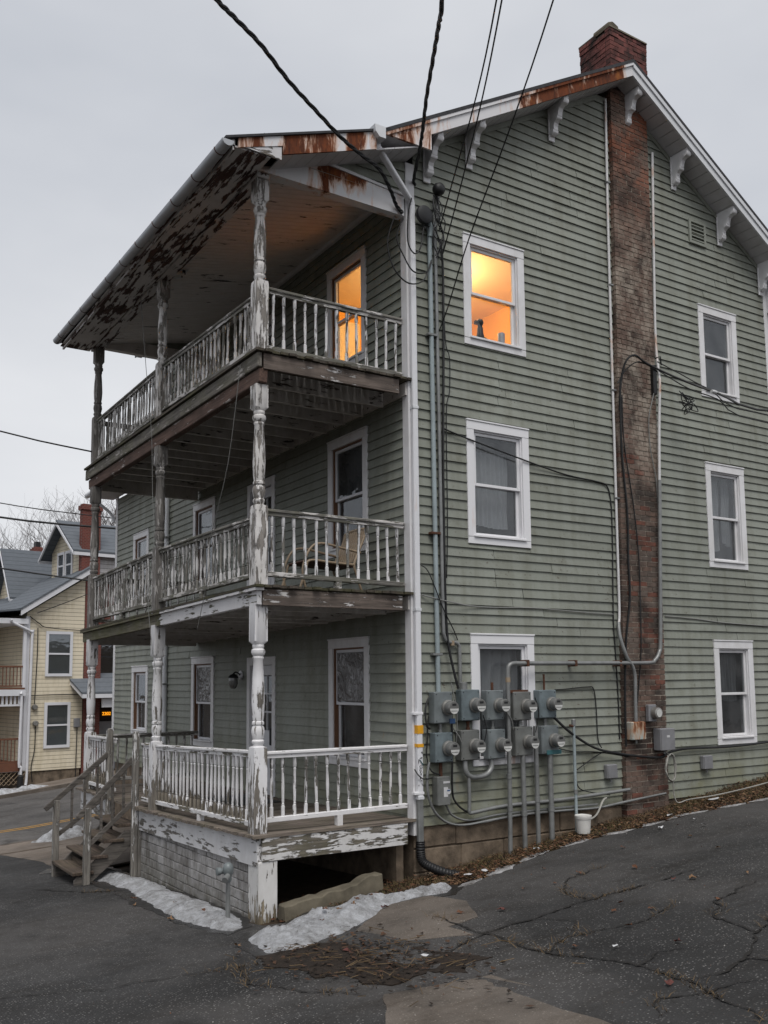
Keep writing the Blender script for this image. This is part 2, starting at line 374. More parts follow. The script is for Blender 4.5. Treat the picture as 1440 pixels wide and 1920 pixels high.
M['screen'] = plain('insect_screen', (.035,.035,.038), .7)
M['brown_frame'] = plain('brown_window_stop', (.17,.085,.045), .6)
M['orange_wall_and_door_glow'] = plain('orange_room_wall_and_door_glow', (.80,.40,.07), .8, 0, .1, 2)
M['cream_wall'] = plain('cream_room_ceiling', (.80,.66,.42), .8, 0, .05, 2)
M['lampglow'] = emis('lit_globe', (1, .74, .38), 16)
M['meter_box'] = plain('blue_grey_meter_box', (.215,.240,.245), .45, .2, .38, 5)
M['meter_box2'] = plain('grey_meter_box', (.20,.205,.195), .5, .2, .35, 5)
M['meter_ring'] = plain('meter_ring', (.34,.33,.31), .4, .7)
M['meter_glass'] = plain('meter_cover', (.15,.15,.145), .12, 0, .1, 3, .8)
M['dial'] = plain('meter_dial', (.60,.60,.58), .5)
M['black'] = plain('black_plastic', (.012,.012,.013), .5)
M['wire'] = plain('black_cable', (.014,.014,.015), .6)
M['wire_grey'] = plain('grey_cable', (.22,.22,.21), .6)
M['wire_white'] = plain('dirty_white_cable', (.33,.32,.29), .6)
M['pipe'] = plain('galvanised_pipe', (.27,.275,.27), .45, .4, .35, 6)
M['pipe_blue'] = plain('blue_grey_conduit', (.33,.385,.40), .45, .1, .25, 4)
M['pipe_white'] = rusty('white_painted_pipe', (.60,.59,.59), .28)
M['rust'] = plain('rusty_iron', (.115,.048,.026), .9, 0, .6, 25)
M['rustbox'] = rusty('rust_streaked_box', (.33,.40,.39), .50)
M['plastic_grey'] = plain('grey_plastic_box', (.225,.225,.235), .5)
M['bucket'] = plain('white_bucket_plastic', (.66,.65,.62), .4, 0, .2, 6)
M['tan'] = plain('tan_painted_metal', (.33,.25,.17), .45, 0, .3, 6)
M['seat'] = plain('brown_chair_seat', (.10,.05,.038), .6)
M['yellow'] = plain('yellow_tape', (.75,.36,.015), .5)
M['sticker'] = plain('white_sticker', (.62,.62,.62), .5)
M['blue'] = plain('blue_print', (.05,.11,.24), .5)
M['teal'] = plain('teal_paint', (.05,.15,.165), .5)
M['marker'] = plain('black_marker', (.015,.015,.016), .6)
M['asphalt'] = asphalt('driveway_asphalt', (.035,.0338,.0335), (.19,.183,.175))
M['road'] = asphalt('road_asphalt', (.10,.094,.09), (.2,.195,.19), 1., False)
M['concrete'] = asphalt('worn_concrete', (.120,.102,.087), (.20,.178,.15), 1.4, False)
M['walk'] = asphalt('pavement_concrete', (.19,.158,.132), (.19,.165,.14), 1., False)
M['soil'] = plain('dark_soil', (.060,.042,.028), .97, 0, .65, 9, .2, .9)
M['mulch'] = plain('wet_leaf_mulch', (.028,.019,.013), .9, 0, .6, 20, .3, .9)
M['crack'] = plain('crack_dirt', (.013,.011,.009), .95)
M['straw'] = plain('dead_grass', (.15,.10,.05), .9, 0, .6, 14)
M['grass'] = plain('dull_winter_grass', (.115,.095,.035), .9, 0, .55, 8)
M['leaf_a'] = plain('brown_dead_leaf', (.13,.055,.026), .8, 0, .5, 14)
M['leaf_b'] = plain('red_dead_leaf', (.12,.04,.032), .8, 0, .4, 14)
M['leaf_c'] = plain('tan_dead_leaf', (.20,.115,.06), .8, 0, .4, 14)
M['paper'] = plain('white_litter', (.55,.55,.56), .6)
M['sign'] = emis('amber_sign', (1, .36, .015), 1.0)
M['yellow_line'] = plain('worn_yellow_road_paint', (.50,.27,.05), .8, 0, .4, 3)
def snow_mat():
    s = NM('old_grainy_snow'); v = s.pos(); d = s.ramp(s.noise(v, 5.5, 9, .8), .40, .66)
    c = s.mix((.58,.59,.615), (.14,.13,.12), s.math('MULTIPLY', d, .9))
    sp = s.ramp(s.noise(v, 30, 4, .6), .655, .68)
    c = s.mix(c, (.06,.045,.035), sp)
    nb = s.bump(s.noise(v, 19, 7, .78), 1., .06)
    s.b.inputs['Subsurface Weight'].default_value = .0
    return s.out(c, .6, 0., nb, .4)
M['snow'] = snow_mat()
def stripes(name, col, pitch, dark=.42):
    """lap siding too far off to tell its boards apart: fine relief and painted lap shade in the material"""
    s = NM(name); z = s.z(); f = s.math('FRACT', s.math('DIVIDE', z, pitch))
    nb = s.bump(s.math('SUBTRACT', 1., f), 1., .02)
    c = s.mix(tuple(x*.9 for x in col), col, s.noise(s.pos(), 1.5, 4))
    c = s.mix(c, tuple(x*dark for x in col), s.ramp(f, .84, .93))  # shade under each lap painted as a dark band
    c = s.mix(c, (.8,.78,.72), s.ramp(s.noise(s.pos((2,2,.4)), 2.2, 5, .7), .45, .7), 'MULTIPLY')
    return s.out(c, .6, 0., nb, .35)
M['yellow_siding'] = stripes('cream_yellow_lap_siding', (.63,.56,.43), .14)
M['white_siding'] = stripes('white_lap_siding', (.64,.62,.63), .16)
M['far_white'] = plain('far_white_paint', (.66,.66,.685), .5, 0, .1, 2)
def far_roof():
    s = NM('far_grey_shingle'); v = s.pos(); z = s.z(); f = s.math('FRACT', s.math('DIVIDE', z, .17))
    c = s.mix((.085,.095,.108), (.16,.175,.195), s.noise(s.pos((1,1,3)), 5, 5, .7))
    c = s.mix(c, (.05,.055,.06), s.ramp(f, .85, .97, 0, .8)); return s.out(c, .9, 0., None, .2)
M['far_roof'] = far_roof()
def far_brick():
    s = NM('brick_courses'); x = s.n('ShaderNodeTexBrick'); mpn = s.n('ShaderNodeMapping'); mpn.inputs['Rotation'].default_value = (math.radians(90), 0, 0)
    s.L(s.g.outputs['Position'], mpn.inputs[0]); s.L(mpn.outputs[0], x.inputs[0]); x.inputs['Scale'].default_value = 4.2
    for i, cc in ((1, (.165,.048,.038,1)), (2, (.12,.038,.032,1)), (3, (.17,.12,.10,1))): x.inputs[i].default_value = cc
    return s.out(x.outputs[0], .9, 0., None, .2)
M['far_brick'] = far_brick()
M['bark'] = plain('grey_bark', (.115,.10,.095), .95)
M['redwood'] = plain('red_brown_porch_rail', (.15,.062,.035), .7)
M['plastic_film'] = None
def film():
    s = NM('crumpled_plastic_film'); v = s.pos((1,1,.8)); n1 = s.noise(v, 4.5, 4, .6, 1.5)
    r1 = s.math('ABSOLUTE', s.math('SUBTRACT', n1, .5)); line = s.ramp(r1, .03, .0)
    c = s.mix((.05,.046,.046), (.36,.36,.38), s.math('MULTIPLY', line, s.ramp(s.noise(s.pos(), 2.3, 3), .42, .6)))
    return s.out(c, .18, 0., s.bump(n1, .9, .05), .8)
M['plastic_film'] = film()

M['louvre'] = plain('dark_green_louvre', (.075,.082,.068), .6)
M['blind'] = plain('pale_window_blind', (.52,.55,.54), .9, 0, .2, 3)
def dirty_ice():
    s = NM('grey_dirty_ice'); v = s.pos(); c = s.mix((.48,.475,.48), (.11,.10,.09), s.ramp(s.noise(v, 7, 7, .75), .38, .62)); return s.out(c, .6, 0., s.bump(s.noise(v, 22, 6, .75), 1., .04), .4)
M['ice'] = dirty_ice()
M['bark_bits'] = plain('brown_twig_bits', (.075,.038,.02), .9, 0, .5, 14)
M['grit'] = plain('pale_grit', (.33,.31,.29), .9)
def block_mat():
    s = NM('grimy_whitewashed_block'); v = s.pos((1,1,1)); r = s.rand()
    c = s.mix((.30,.29,.285), (.43,.42,.415), s.ramp(r, 0, 1))
    c = s.mix(c, (.50,.49,.485), s.ramp(s.noise(s.pos((1,1,.6), 6), 6, 6, .7), .5, .7, 0, .8))
    c = s.mix(c, (.11,.10,.09), s.ramp(s.noise(s.pos((1,1,.45)), 4.2, 8, .76), .40, .64, 0, .9))
    lo_ = s.math('MULTIPLY', s.ramp(s.z(), -.55, -1.05), s.ramp(s.noise(v, 5, 5, .7), .3, .6)); c = s.mix(c, (.085,.08,.055), s.math('MULTIPLY', lo_, .8))
    red = s.math('MULTIPLY', s.ramp(s.noise(s.pos((1,2.2,.3)), 1.7, 4), .66, .74), .5); c = s.mix(c, (.12,.045,.03), red)
    return s.out(c, .9, 0., s.bump(s.noise(v, 60, 4, .7), .5, .004), .25)
M['block'] = block_mat()
M['pork'] = peel('flaking_end_board', (.62,.61,.62), (.16,.14,.12), .42, 'X', .5)
M['meter_box3'] = plain('bluish_meter_box', (.185,.225,.24), .5, .15, .4, 7)
def wet_mat():
    s = NM('meltwater_wet_asphalt'); v = s.pos(); c = s.mix((.012,.0115,.011), (.024,.023,.022), s.noise(v, 9, 5, .7)); return s.out(c, s.ramp(s.noise(v, 2.5, 4), .4, .65, .18, .5), 0., s.bump(s.vor(v, 60), .4, .004), .5)
M['wet'] = wet_mat()
# ------------------------------------------------------------------ terrain
def g(x, y):
    x = max(-45, min(30, x)); y = max(-45, min(60, y))
    return -.68+(.115*x if x > 0 else .1*max(x, -2)+.05*min(0, x+2))-(.05*min(y, 6)+.095*max(0, min(y, 10)-6) if y > 0 else .08*y)-.04*max(0, y-10)
def lines(brks):
    out = []
    for a, b, st in brks: out += list(np.arange(a, b, st))
    return sorted(set([round(float(v), 3) for v in out]+[brks[-1][1]]))
def make_ground():
    xs = lines([(-300,-50,50),(-50,-10,5),(-10,10,.5),(10,50,5),(50,301,50)]); ys = lines([(-300,-50,50),(-50,-10,5),(-10,12,.5),(12,50,2),(50,401,50)])
    vs = [(x, y, g(x, y)-.05) for y in ys for x in xs]; n = len(xs)
    fs = [(j*n+i, j*n+i+1, (j+1)*n+i+1, (j+1)*n+i) for j in range(len(ys)-1) for i in range(n-1)]
    o = MB().add(vs, fs).build('ground', M['soil'], origin=(0,0,0)); o['kind'] = 'structure'
make_ground()
def inside(p, poly):
    x, y = p; c = False; j = len(poly)-1
    for i in range(len(poly)):
        xi, yi = poly[i]; xj, yj = poly[j]
        if (yi > y) != (yj > y) and x < (xj-xi)*(y-yi)/(yj-yi)+xi: c = not c
        j = i
    return c
def edge_dist(p, poly):
    p = Vector(p); d = 9
    for i in range(len(poly)):
        a, b = Vector(poly[i]), Vector(poly[(i+1) % len(poly)]); ab = b-a
        t = max(0, min(1, (p-a).dot(ab)/max(1e-9, ab.dot(ab)))); d = min(d, (p-a-ab*t).length)
    return d
def densify(poly, step, jit=0.):
    out = []
    for i in range(len(poly)):
        a, b = Vector(poly[i]), Vector(poly[(i+1) % len(poly)]); k = max(1, int((b-a).length/step))
        for j in range(k):
            p = a.lerp(b, j/k)
            if jit: p += Vector((R.uniform(-jit, jit)+jit*3*mnoise.noise((p.x*3, p.y*3, 1)), R.uniform(-jit, jit)+jit*3*mnoise.noise((p.x*3, p.y*3, 5))))
            out.append((p.x, p.y))
    return out
def sheet(name, poly, mat, off, step, jit=0., zf=None, pts=None, thick=.05, smooth=None):
    P = densify(poly, step, jit); n0 = len(P); extra = []
    if pts is None:
        xs = [p[0] for p in P]; ys = [p[1] for p in P]
        x = min(xs)
        while x < max(xs):
            y = min(ys)
            while y < max(ys):
                q = (x+R.uniform(-.2, .2)*step, y+R.uniform(-.2, .2)*step)
                if inside(q, P): extra.append(q)
                y += step
            x += step
    else: extra = pts
    res = delaunay_2d_cdt([Vector(p) for p in P+extra], [], [list(range(n0))], 1, 1e-5)
    vs = [(v.x, v.y, g(v.x, v.y)+off+(zf(v.x, v.y) if zf else 0)) for v in res[0]]; fs = [tuple(f) for f in res[2]]
    mb = MB().add(vs, fs)
    if thick:   # a skirt so that the sheet has a real edge
        low = [(p[0], p[1], g(*p)+off-thick) for p in P]; top = [(p[0], p[1], g(*p)+off+(zf(*p) if zf else 0)) for p in P]
        mb.add(top+low, [(i, (i+1) % n0, n0+(i+1) % n0, n0+i) for i in range(n0)])
    return mb.build(name, mat, origin=(P[0][0], P[0][1], g(*P[0])), smooth=smooth)
def ripple(x, y): return .012*mnoise.noise((x*1.3, y*1.3, 0))
DRIVE = [(22,-5.2),(8.0,-2.6),(4.83,-1.37),(3.88,-.95),(2.92,-.86),(2.18,-.68),(1.53,-.68),(.8,-.82),(.21,-.97),(-.24,-1.07),(-.6,-.95),(-1.2,-.75),(-1.75,-.6),(-2.15,-.35),(-2.2,.05),
         (-2.1,.3),(-2.1,3.9),(-2.35,5.6),(-2.65,6.5),(-2.55,7.55),(-2.62,8.6),(-2.72,10.0),(-9,10.4),(-30,11),(-42,11),(-42,-40),(22,-40)]
o = sheet('driveway', DRIVE, M['asphalt'], .004, 1.1, .0, None); o['kind'] = 'structure'
def strip(name, y0, y1, mat, off, th=.05, x0=-44, x1=29):
    xs = [x0+(x1-x0)*i/24 for i in range(25)]
    if 0 not in xs: xs = sorted(xs+[0.])
    n = len(xs); top = [(x, y, g(x, y)+off) for y in (y0, y1) for x in xs]; low = [(x, y, g(x, y)+off-th) for y in (y0, y1) for x in xs]
    fs = [(i, i+1, n+i+1, n+i) for i in range(n-1)]+[(i, i+1, 2*n+i+1, 2*n+i) for i in range(n-1)]+[(n+i, n+i+1, 3*n+i+1, 3*n+i) for i in range(n-1)]
    o = MB().add(top+low, fs).build(name, mat, origin=(0, y0, g(0, y0))); o['kind'] = 'structure'; return o
strip('near_pavement', 9.95, 11.2, M['walk'], .008)
o = sheet('front_walk', [(-2.72,9.95),(-2.57,7.55),(-2.64,6.35),(-2.2,5.9),(-2.1,5.3),(-.12,5.3),(-.12,9.95)], M['walk'], .009, .4, .015, None, None, .03); o['kind'] = 'structure'
strip('road', 11.2, 22.3, M['road'], -.03)
strip('near_kerb', 11.2, 11.34, M['concrete'], .012, .08)
strip('far_kerb', 22.3, 22.45, M['concrete'], .08, .14)
strip('far_pavement', 22.45, 24.4, M['walk'], .07)
for yy in (13.72, 13.98): strip('road_line', yy, yy+.1, M['yellow_line'], -.026, .0)
# worn concrete slabs let into the asphalt
for nm, poly in (('concrete_slab', [(-2.66,-3.46),(-1.88,-3.72),(-1.90,-4.69),(-2.01,-5.5),(-3.3,-4.5)]),
                 ('concrete_slab', [(-1.02,-.92),(-.52,-1.02),(-.5,-1.64),(-.83,-2.24),(-1.2,-2.27),(-1.24,-2.7),(-1.68,-2.3),(-1.86,-1.62)])):
    o = sheet(nm, poly, M['concrete'], .011, .09, .006, None, None, .02); o['kind'] = 'structure'
# cracks with dirt and dead grass in them
CRACKS = [([(-1.18,-2.75),(-1.22,-3.19),(-1.31,-3.67),(-1.18,-4.02),(-1.17,-4.53),(-1.21,-5.00),(-1.30,-5.24),(-1.55,-5.85)], .020),
 ([(-1.18,-2.75),(-1.10,-2.29),(-1.03,-2.04),(-1.07,-1.83)], .016), ([(-1.18,-2.75),(-.64,-2.81),(.05,-2.78),(.95,-2.96),(1.51,-2.96)], .022),
 ([(-1.21,-5.0),(-1.04,-5.08),(-.65,-5.05),(-.09,-4.73),(.23,-4.6)], .024), ([(-4.79,-.9),(-4.07,-1.43),(-3.52,-1.56),(-3.08,-1.76),(-2.81,-1.81)], .014),
 ([(-1.18,-2.75),(-1.57,-2.92),(-1.85,-3.0),(-2.17,-3.0),(-2.61,-3.22)], .022), ([(-1.30,-5.24),(-1.13,-5.32),(-.93,-5.41)], .018),
 ([(-3.39,4.31),(-2.92,3.39),(-2.5,2.95)], .022), ([(.23,-4.6),(.9,-4.9),(1.7,-4.7)], .016), ([(-1.17,-4.53),(-.8,-4.4),(-.6,-4.6)], .016), ([(-1.31,-3.67),(-.9,-3.5),(-.3,-3.75),(.3,-3.6)], .014), ([(-.65,-5.05),(-.5,-5.4),(-.55,-5.9)], .02), ([(-.09,-4.73),(.1,-4.2),(.5,-3.9),(1.2,-3.8)], .018), ([(.05,-2.78),(.2,-2.3),(.6,-2.0),(1.3,-1.9)], .012), ([(-1.3,-5.24),(-1.6,-5.1),(-1.85,-5.3)], .018), ([(-3.08,-1.76),(-3.2,-2.3),(-3.0,-2.9),(-2.75,-3.4)], .016), ([(-.64,-2.81),(-.5,-3.2),(-.9,-3.5)], .012)]
def ribbon(name, pts, wd, mat, off):
    P = []
    for i in range(len(pts)-1):
        a, b = Vector(pts[i]), Vector(pts[i+1]); k = max(2, int((b-a).length/.05))
        for j in range(k):
            p = a.lerp(b, j/k); q = .06*Vector((mnoise.noise((p.x*4, p.y*4, 1)), mnoise.noise((p.x*4, p.y*4, 7))))+.03*Vector((mnoise.noise((p.x*15, p.y*15, 1)), mnoise.noise((p.x*15, p.y*15, 7)))); P.append(p+q)
    P.append(Vector(pts[-1])); vs = []; n = len(P)
    for i, p in enumerate(P):
        t = (P[min(i+1, n-1)]-P[max(i-1, 0)]).normalized(); nn = Vector((-t.y, t.x)); ww = wd*R.uniform(.15, 1.3)*min(1, (n-1-i)/6+.15)
        for s_ in (-1, 1): q = p+nn*ww*s_*.5; vs.append((q.x, q.y, g(q.x, q.y)+off))
    return MB().add(vs, [(2*i, 2*i+1, 2*i+3, 2*i+2) for i in range(n-1)]).build(name, mat), P
tuft_pts = []
for pts, wd in CRACKS:
    o, P = ribbon('pavement_crack', pts, wd*1.25, M['crack'], .015); o['kind'] = 'structure'
    tuft_pts += P
# wet leaf mulch in the hollow
o = sheet('mulch_patch', [(-2.72,-1.50),(-2.45,-1.62),(-2.26,-1.50),(-2.05,-1.80),(-1.90,-1.95),(-1.93,-2.25),(-1.74,-2.6),(-1.66,-3.05),(-1.55,-3.4),(-1.80,-3.38),(-1.97,-3.55),(-2.15,-3.2),(-2.42,-3.35),(-2.60,-3.05),(-2.55,-2.75),(-2.78,-2.6),(-2.70,-2.2),(-2.86,-1.95)], M['mulch'], .014, .05, .03,
          lambda x, y: .006*mnoise.noise((x*9, y*9, 2))); o['kind'] = 'structure'
# ------------------------------------------------------------------ the apartment house
house = thing('apartment_house', (3.7, 4.2, -.7), 'three-storey sage green clapboard apartment house with tall brick chimney and white trim', 'house')
CO = .122; SB = -.10
AX, AZ = 3.87, 10.61
def zb(x): return AZ-(.572 if x < AX else .608)*abs(x-AX)
def xl(z): return AX-(AZ-z)/.572
def xr(z): return AX+(AZ-z)/.608
HW = 7.40
GW_ = {'g3': (.876,1.933,6.013,7.533), 'g2': (.876,1.933,3.373,5.003), 'g1': (.876,1.933,.56,2.219), 'r3': (5.581,6.52,6.055,7.563), 'r2': (5.581,6.52,3.333,4.991), 'r1': (5.581,6.52,.611,2.206)}
FW_ = {'f3': (.957,2.016,5.95,7.528), 'f2': (.957,2.016,3.346,5.008), 'f1': (.957,2.016,.511,2.21), 'a1': (6.12,7.17,.50,2.10), 'a2': (6.12,7.17,3.36,4.95), 'a3': (6.12,7.17,5.98,7.5),
       'w1': (9.62,10.65,.55,2.0), 'w2': (9.7,10.7,3.4,4.87)}
FD_ = {'d1': (3.69,4.72,-.12,2.03), 'd2': (3.72,4.74,2.70,4.88), 'd3': (3.74,4.76,5.42,7.55)}
def spans(lo, hi, z0, z1, holes):
    segs = [(lo, hi)]
    for (a, b, c, d) in holes:
        if d <= z0+.004 or c >= z1-.004: continue
        n = []
        for (s, e) in segs:
            if b <= s or a >= e: n.append((s, e)); continue
            if a-s > .01: n.append((s, a))
            if e-b > .01: n.append((b, e))
        segs = n
    return segs
boards = []   # (area, verts)
def lapped(seg, z0, z1, face, slantL=None, slantR=None):
    a, b = seg; a2 = slantL if slantL is not None else a; b2 = slantR if slantR is not None else b
    t0, t1 = .026, .004
    if face == 'g': f = lambda s_, d, z: (s_, -d, z)
    else: f = lambda s_, d, z: (-d, s_, z)
    h0, h1 = z0+R.uniform(-.004, .004), z0+R.uniform(-.004, .004)
    return [f(a,0,h0), f(b,0,h1), f(b,t0+R.uniform(-.004,.005),h1), f(a,t0+R.uniform(-.004,.005),h0), f(a2,0,z1+.012), f(b2,0,z1+.012), f(b2,t1,z1+.012), f(a2,t1,z1+.012)]
def jointed(seg):
    a, b = seg; out = []
    while b-a > 2.4:
        L = R.uniform(1.1, min(3.3, b-a-.6)); out.append((a, a+L-.008)); a += L
    return out+[(a, b)]
gsheath, fsheath = MB(), MB()
def patch(face, z0, z1, holes):
    """ripped strips above and below an opening that ends inside a course"""
    for (a, b, c, d) in holes:
        for (u0, u1) in ((z0, c+.012), (d-.012, z1)):
            if u0 >= z0-1e-6 and u1 <= z1+1e-6 and u1-u0 > .006 and not (u0 == z0 and u1 >= z1):
                if (c < z1 and d > z0):
                    sh = gsheath if face == 'g' else fsheath
                    (sh.box(a, b, .003, .12, u0, u1) if face == 'g' else sh.box(.003, .12, a, b, u0, u1))
                    boards.append((face, (a, b), lapped((a+.008, b-.008), u0, u1-.012, face)))
k = 0
while True:
    z0, z1 = SB+k*CO, SB+(k+1)*CO; k += 1
    lo, hi = max(.10, xl(z1)+.02), min(HW-.1, xr(z1)-.02)
    if hi-lo < .3: break
    xc0, xc1 = 3.50+.0225*max(0, min(9, z0)), 4.365+.0145*max(0, min(9, z0))
    holes = [(h[0]+.01, h[1]-.01, h[2]+.01, h[3]-.01) for h in GW_.values()]+[(xc0, xc1, -9, 99)]
    for (a, b) in spans(lo, hi, z0, z1, holes):
        gsheath.box(a, b, .003, .12, z0, z1)
        for q in jointed((a, b)):
            sl = xl(z1) if q[0] == lo and lo > .11 else None; sr = xr(z1) if q[1] == hi and hi < HW-.11 else None
            if sl is not None: q = (max(.1, xl(z0))+.02, q[1])
            if sr is not None: q = (q[0], min(HW-.1, xr(z0))-.02)
            boards.append(('g', q, lapped(q, z0, z1, 'g', sl, sr)))
    patch('g', z0, z1, GW_.values())
for k in range(0, 70):
    z0, z1 = SB+k*CO, SB+(k+1)*CO
    hi = 12.0 if z1 < 5.98 else 8.5
    if z1 > 8.25: break
    for (a, b) in spans(.10, hi, z0, z1, [(h[0]+.01, h[1]-.01, h[2]+.01, h[3]-.01) for h in list(FW_.values())+list(FD_.values())]):
        fsheath.box(.003, .12, a, b, z0, z1)
        for q in jointed((a, b)): boards.append(('f', q, lapped(q, z0, z1, 'f')))
    patch('f', z0, z1, list(FW_.values())+list(FD_.values()))
gwall = gsheath.build('gable_wall', M['sheath'], house); fwall = fsheath.build('front_wall', M['sheath'], house)
def appear(vs):
    c_ = Vector((0,0,0))
    for v in vs: c_ += Vector(v)
    c_ /= len(vs); d = (c_-CAMP); n = Vector(vs[1])-Vector(vs[0]); h = abs(vs[4][2]-vs[0][2])
    lat = (n-d.normalized()*n.dot(d.normalized())).length
    vis = 1.
    fx = (c_-CAMP).dot(_r)/(c_-CAMP).dot(_f); fy = (c_-CAMP).dot(_u)/(c_-CAMP).dot(_f)
    if abs(fx) > .41 or fy > .62: vis = .15
    return vis*lat*h/d.length_squared
boards.sort(key=lambda t: -appear(t[2]))
HF = [(0,3,2,1),(4,5,6,7),(0,1,5,4),(1,2,6,5),(2,3,7,6),(3,0,4,7)]
rest = {'g': MB(), 'f': MB()}
for i, (fc, q, vs) in enumerate(boards):
    if i < 300: MB().add(vs, HF).build('clapboard', M['siding'], gwall if fc == 'g' else fwall)
    else: rest[fc].add(vs, HF)
for fc, par in (('g', gwall), ('f', fwall)):
    if rest[fc].v: tag(rest[fc].build('clapboard_rest', M['siding'], par), kind='stuff')
# back and far walls so the house is a closed volume
MB().box(HW-.12, HW, .12, 8.4, -.6, 8.4).build('side_wall', M['siding'], house)
MB().box(0, HW, 8.38, 8.5, -1.2, 8.6).build('far_wall', M['siding'], house)
MB().prism([(.12,8.4),(HW-.12,8.4),(HW-.12,zb(HW-.12)-.02),(AX,AZ-.02),(.12,zb(.12)-.02)], 'Y', 8.39, 8.49).build('far_gable', M['siding'], house)
MB().box(.12, 5, 11.88, 12.0, -1.5, 5.95).build('wing_end_wall', M['siding'], house)
# foundation: rough concrete courses
fnd = MB().box(.03, HW-.03, .03, .5, -1.3, SB-.005).box(.03, .5, .5, 11.9, -1.9, SB-.005).build('foundation', M['foundation'], house)
for rz0, rz1 in ((-.36, SB-.012), (-.64, -.372), (-.95, -.652)):
    x = 0.
    while x < 6.9:
        L = min(R.uniform(.55, 1.15), HW-x)
        MB().box(x+.004, x+L-.004, R.uniform(.0, .012), .05, rz0, rz1).build('foundation_stone', M['foundation'], fnd, bevel=.012, jit=.004); x += L
# ---- windows
def lbox(mb, face, s0, s1, d0, d1, z0, z1):
    return mb.box(s0, s1, -d1, -d0, z0, z1) if face == 'g' else mb.box(-d1, -d0, s0, s1, z0, z1)
def window(face, r, kind='plain', trim=None, par=house):
    a, b, z0, z1 = r; c = (a+b)/2; loc = (c, 0, z0) if face == 'g' else (0, c, z0)
    wn_ = holder('window', loc, par); T = trim or M['trim']; cw = .118
    B = lambda nm, m, *q, **k: lbox(MB(), face, *q).build(nm, m, wn_, **k)
    B('side_casing', T, a, a+cw, -.02, .036, z0+.09, z1-.13, bevel=.004); B('side_casing', T, b-cw, b, -.02, .036, z0+.09, z1-.13, bevel=.004)
    B('head_casing', T, a, b, -.02, .039, z1-.13, z1-.018, bevel=.004); B('drip_cap', T, a-.004, b+.004, -.02, .05, z1-.017, z1+.004, bevel=.003)
    B('apron', T, a, b, -.02, .034, z0, z0+.087, bevel=.004); B('sill', T, a+cw-.03, b-cw+.03, -.07, .058, z0+.088, z0+.117, bevel=.004)
    ia, ib, iz0, iz1 = a+cw+.001, b-cw-.001, z0+.118, z1-.131; mid = (iz0+iz1)/2-.02
    st = .018   # brown stop against the casing
    j = MB()
    for q in ((ia, ia+st, -.09, .012, iz0, iz1), (ib-st, ib, -.09, .012, iz0, iz1), (ia+st, ib-st, -.09, .012, iz1-st, iz1)): lbox(j, face, *q)
    j.build('stop', M['brown_frame'] if face == 'f' else T, wn_)
    sw = .042; ia += st; ib -= st; iz1 -= st
    def sash(n_, d0, d1, za, zc, pm):
        s_ = MB()
        for q in ((ia, ia+sw, d0, d1, za, zc), (ib-sw, ib, d0, d1, za, zc), (ia+sw, ib-sw, d0, d1, za, za+sw*.9), (ia+sw, ib-sw, d0, d1, zc-sw, zc)): lbox(s_, face, *q)
        s_.build(n_, M['far_white'] if face == 'f' else T, wn_, bevel=.003)
        dm = (d0+d1)/2; B('pane', pm, ia+sw-.004, ib-sw+.004, dm-.003, dm+.001, za+sw*.9-.004, zc-sw+.004)
    gm = M['glass_lit'] if kind == 'lit' else M['glass']
    sash('upper_sash', -.045, -.012, mid-.02, iz1-.002, gm); sash('lower_sash', -.082, -.049, iz0+.002, mid+.02, gm)
    if kind != 'lit':
        e = MB(); lbox(e, face, ia-.06, ib+.06, -1.0, -.98, iz0-.1, iz1+.1); lbox(e, face, ia-.07, ia-.06, -1.0, -.09, iz0-.1, iz1+.1); lbox(e, face, ib+.06, ib+.07, -1.0, -.09, iz0-.1, iz1+.1)
        lbox(e, face, ia-.07, ib+.07, -1.0, -.09, iz0-.12, iz0-.1); lbox(e, face, ia-.07, ib+.07, -1.0, -.09, iz1+.1, iz1+.12)
        e.build('room_behind', M['dark'], wn_)
        if kind != 'noscreen': B('insect_screen', M['screen'], ia+.005, ib-.005, -.0955, -.094, iz0, mid) if kind == 'screen' else None
    if kind == 'film': B('plastic_film', M['plastic_film'], ia+sw, ib-sw, -.0085, -.006, mid+.03, iz1-sw)
    return wn_, (ia, ib, iz0, iz1, mid)
def curtain(face, a, b, z0, z1, mat, label, cut=0., folds=9):
    n = 60; m = 8; vs = []
    for j in range(m+1):
        z = z1+(z0-z1)*j/m
        for i in range(n+1):
            t = i/n; s_ = a+(b-a)*t
            d = -.20+.022*math.sin(t*folds*2*math.pi+.6*math.sin(j*.7))+.008*math.sin(t*31+j)
            zz = z+(cut*math.sin(t*5+1)*.5 if j == m else 0)
            vs.append((s_, -d, zz) if face == 'g' else (-d, s_, zz))
    fs = [(j*(n+1)+i, j*(n+1)+i+1, (j+1)*(n+1)+i+1, (j+1)*(n+1)+i) for j in range(m) for i in range(n)]
    return tag(MB().add(vs, fs).build('curtain', mat, None, smooth=80), label, 'curtain')
window('g', GW_['g3'], 'lit'); w_, q2 = window('g', GW_['g2'], 'plain', M['trim_rust']); w_, q1 = window('g', GW_['g1'], 'plain', M['trim_rust'])
window('g', GW_['r3']); w_, p2 = window('g', GW_['r2']); w_, p1 = window('g', GW_['r1'])
curtain('g', q2[0]+.02, q2[1]-.07, q2[2]+.16, q2[3]-.2, M['curtain'], 'grey white curtain in the second-floor gable window left of chimney', .03)
curtain('g', q1[0]-.02, q1[1]+.02, q1[2], q1[3], M['curtain'], 'dim net curtain in ground-floor gable window behind the meters', .0, 5)
curtain('g', p2[0], p2[0]+.42, p2[2]+.22, p2[3], M['curtain'], 'pale curtain in the second-floor gable window right of chimney', .08)
curtain('g', p2[1]-.18, p2[1]+.02, p2[2]+.3, p2[3], M['curtain'], 'narrow pale curtain at the right edge of second-floor window right of chimney', .05, 4)
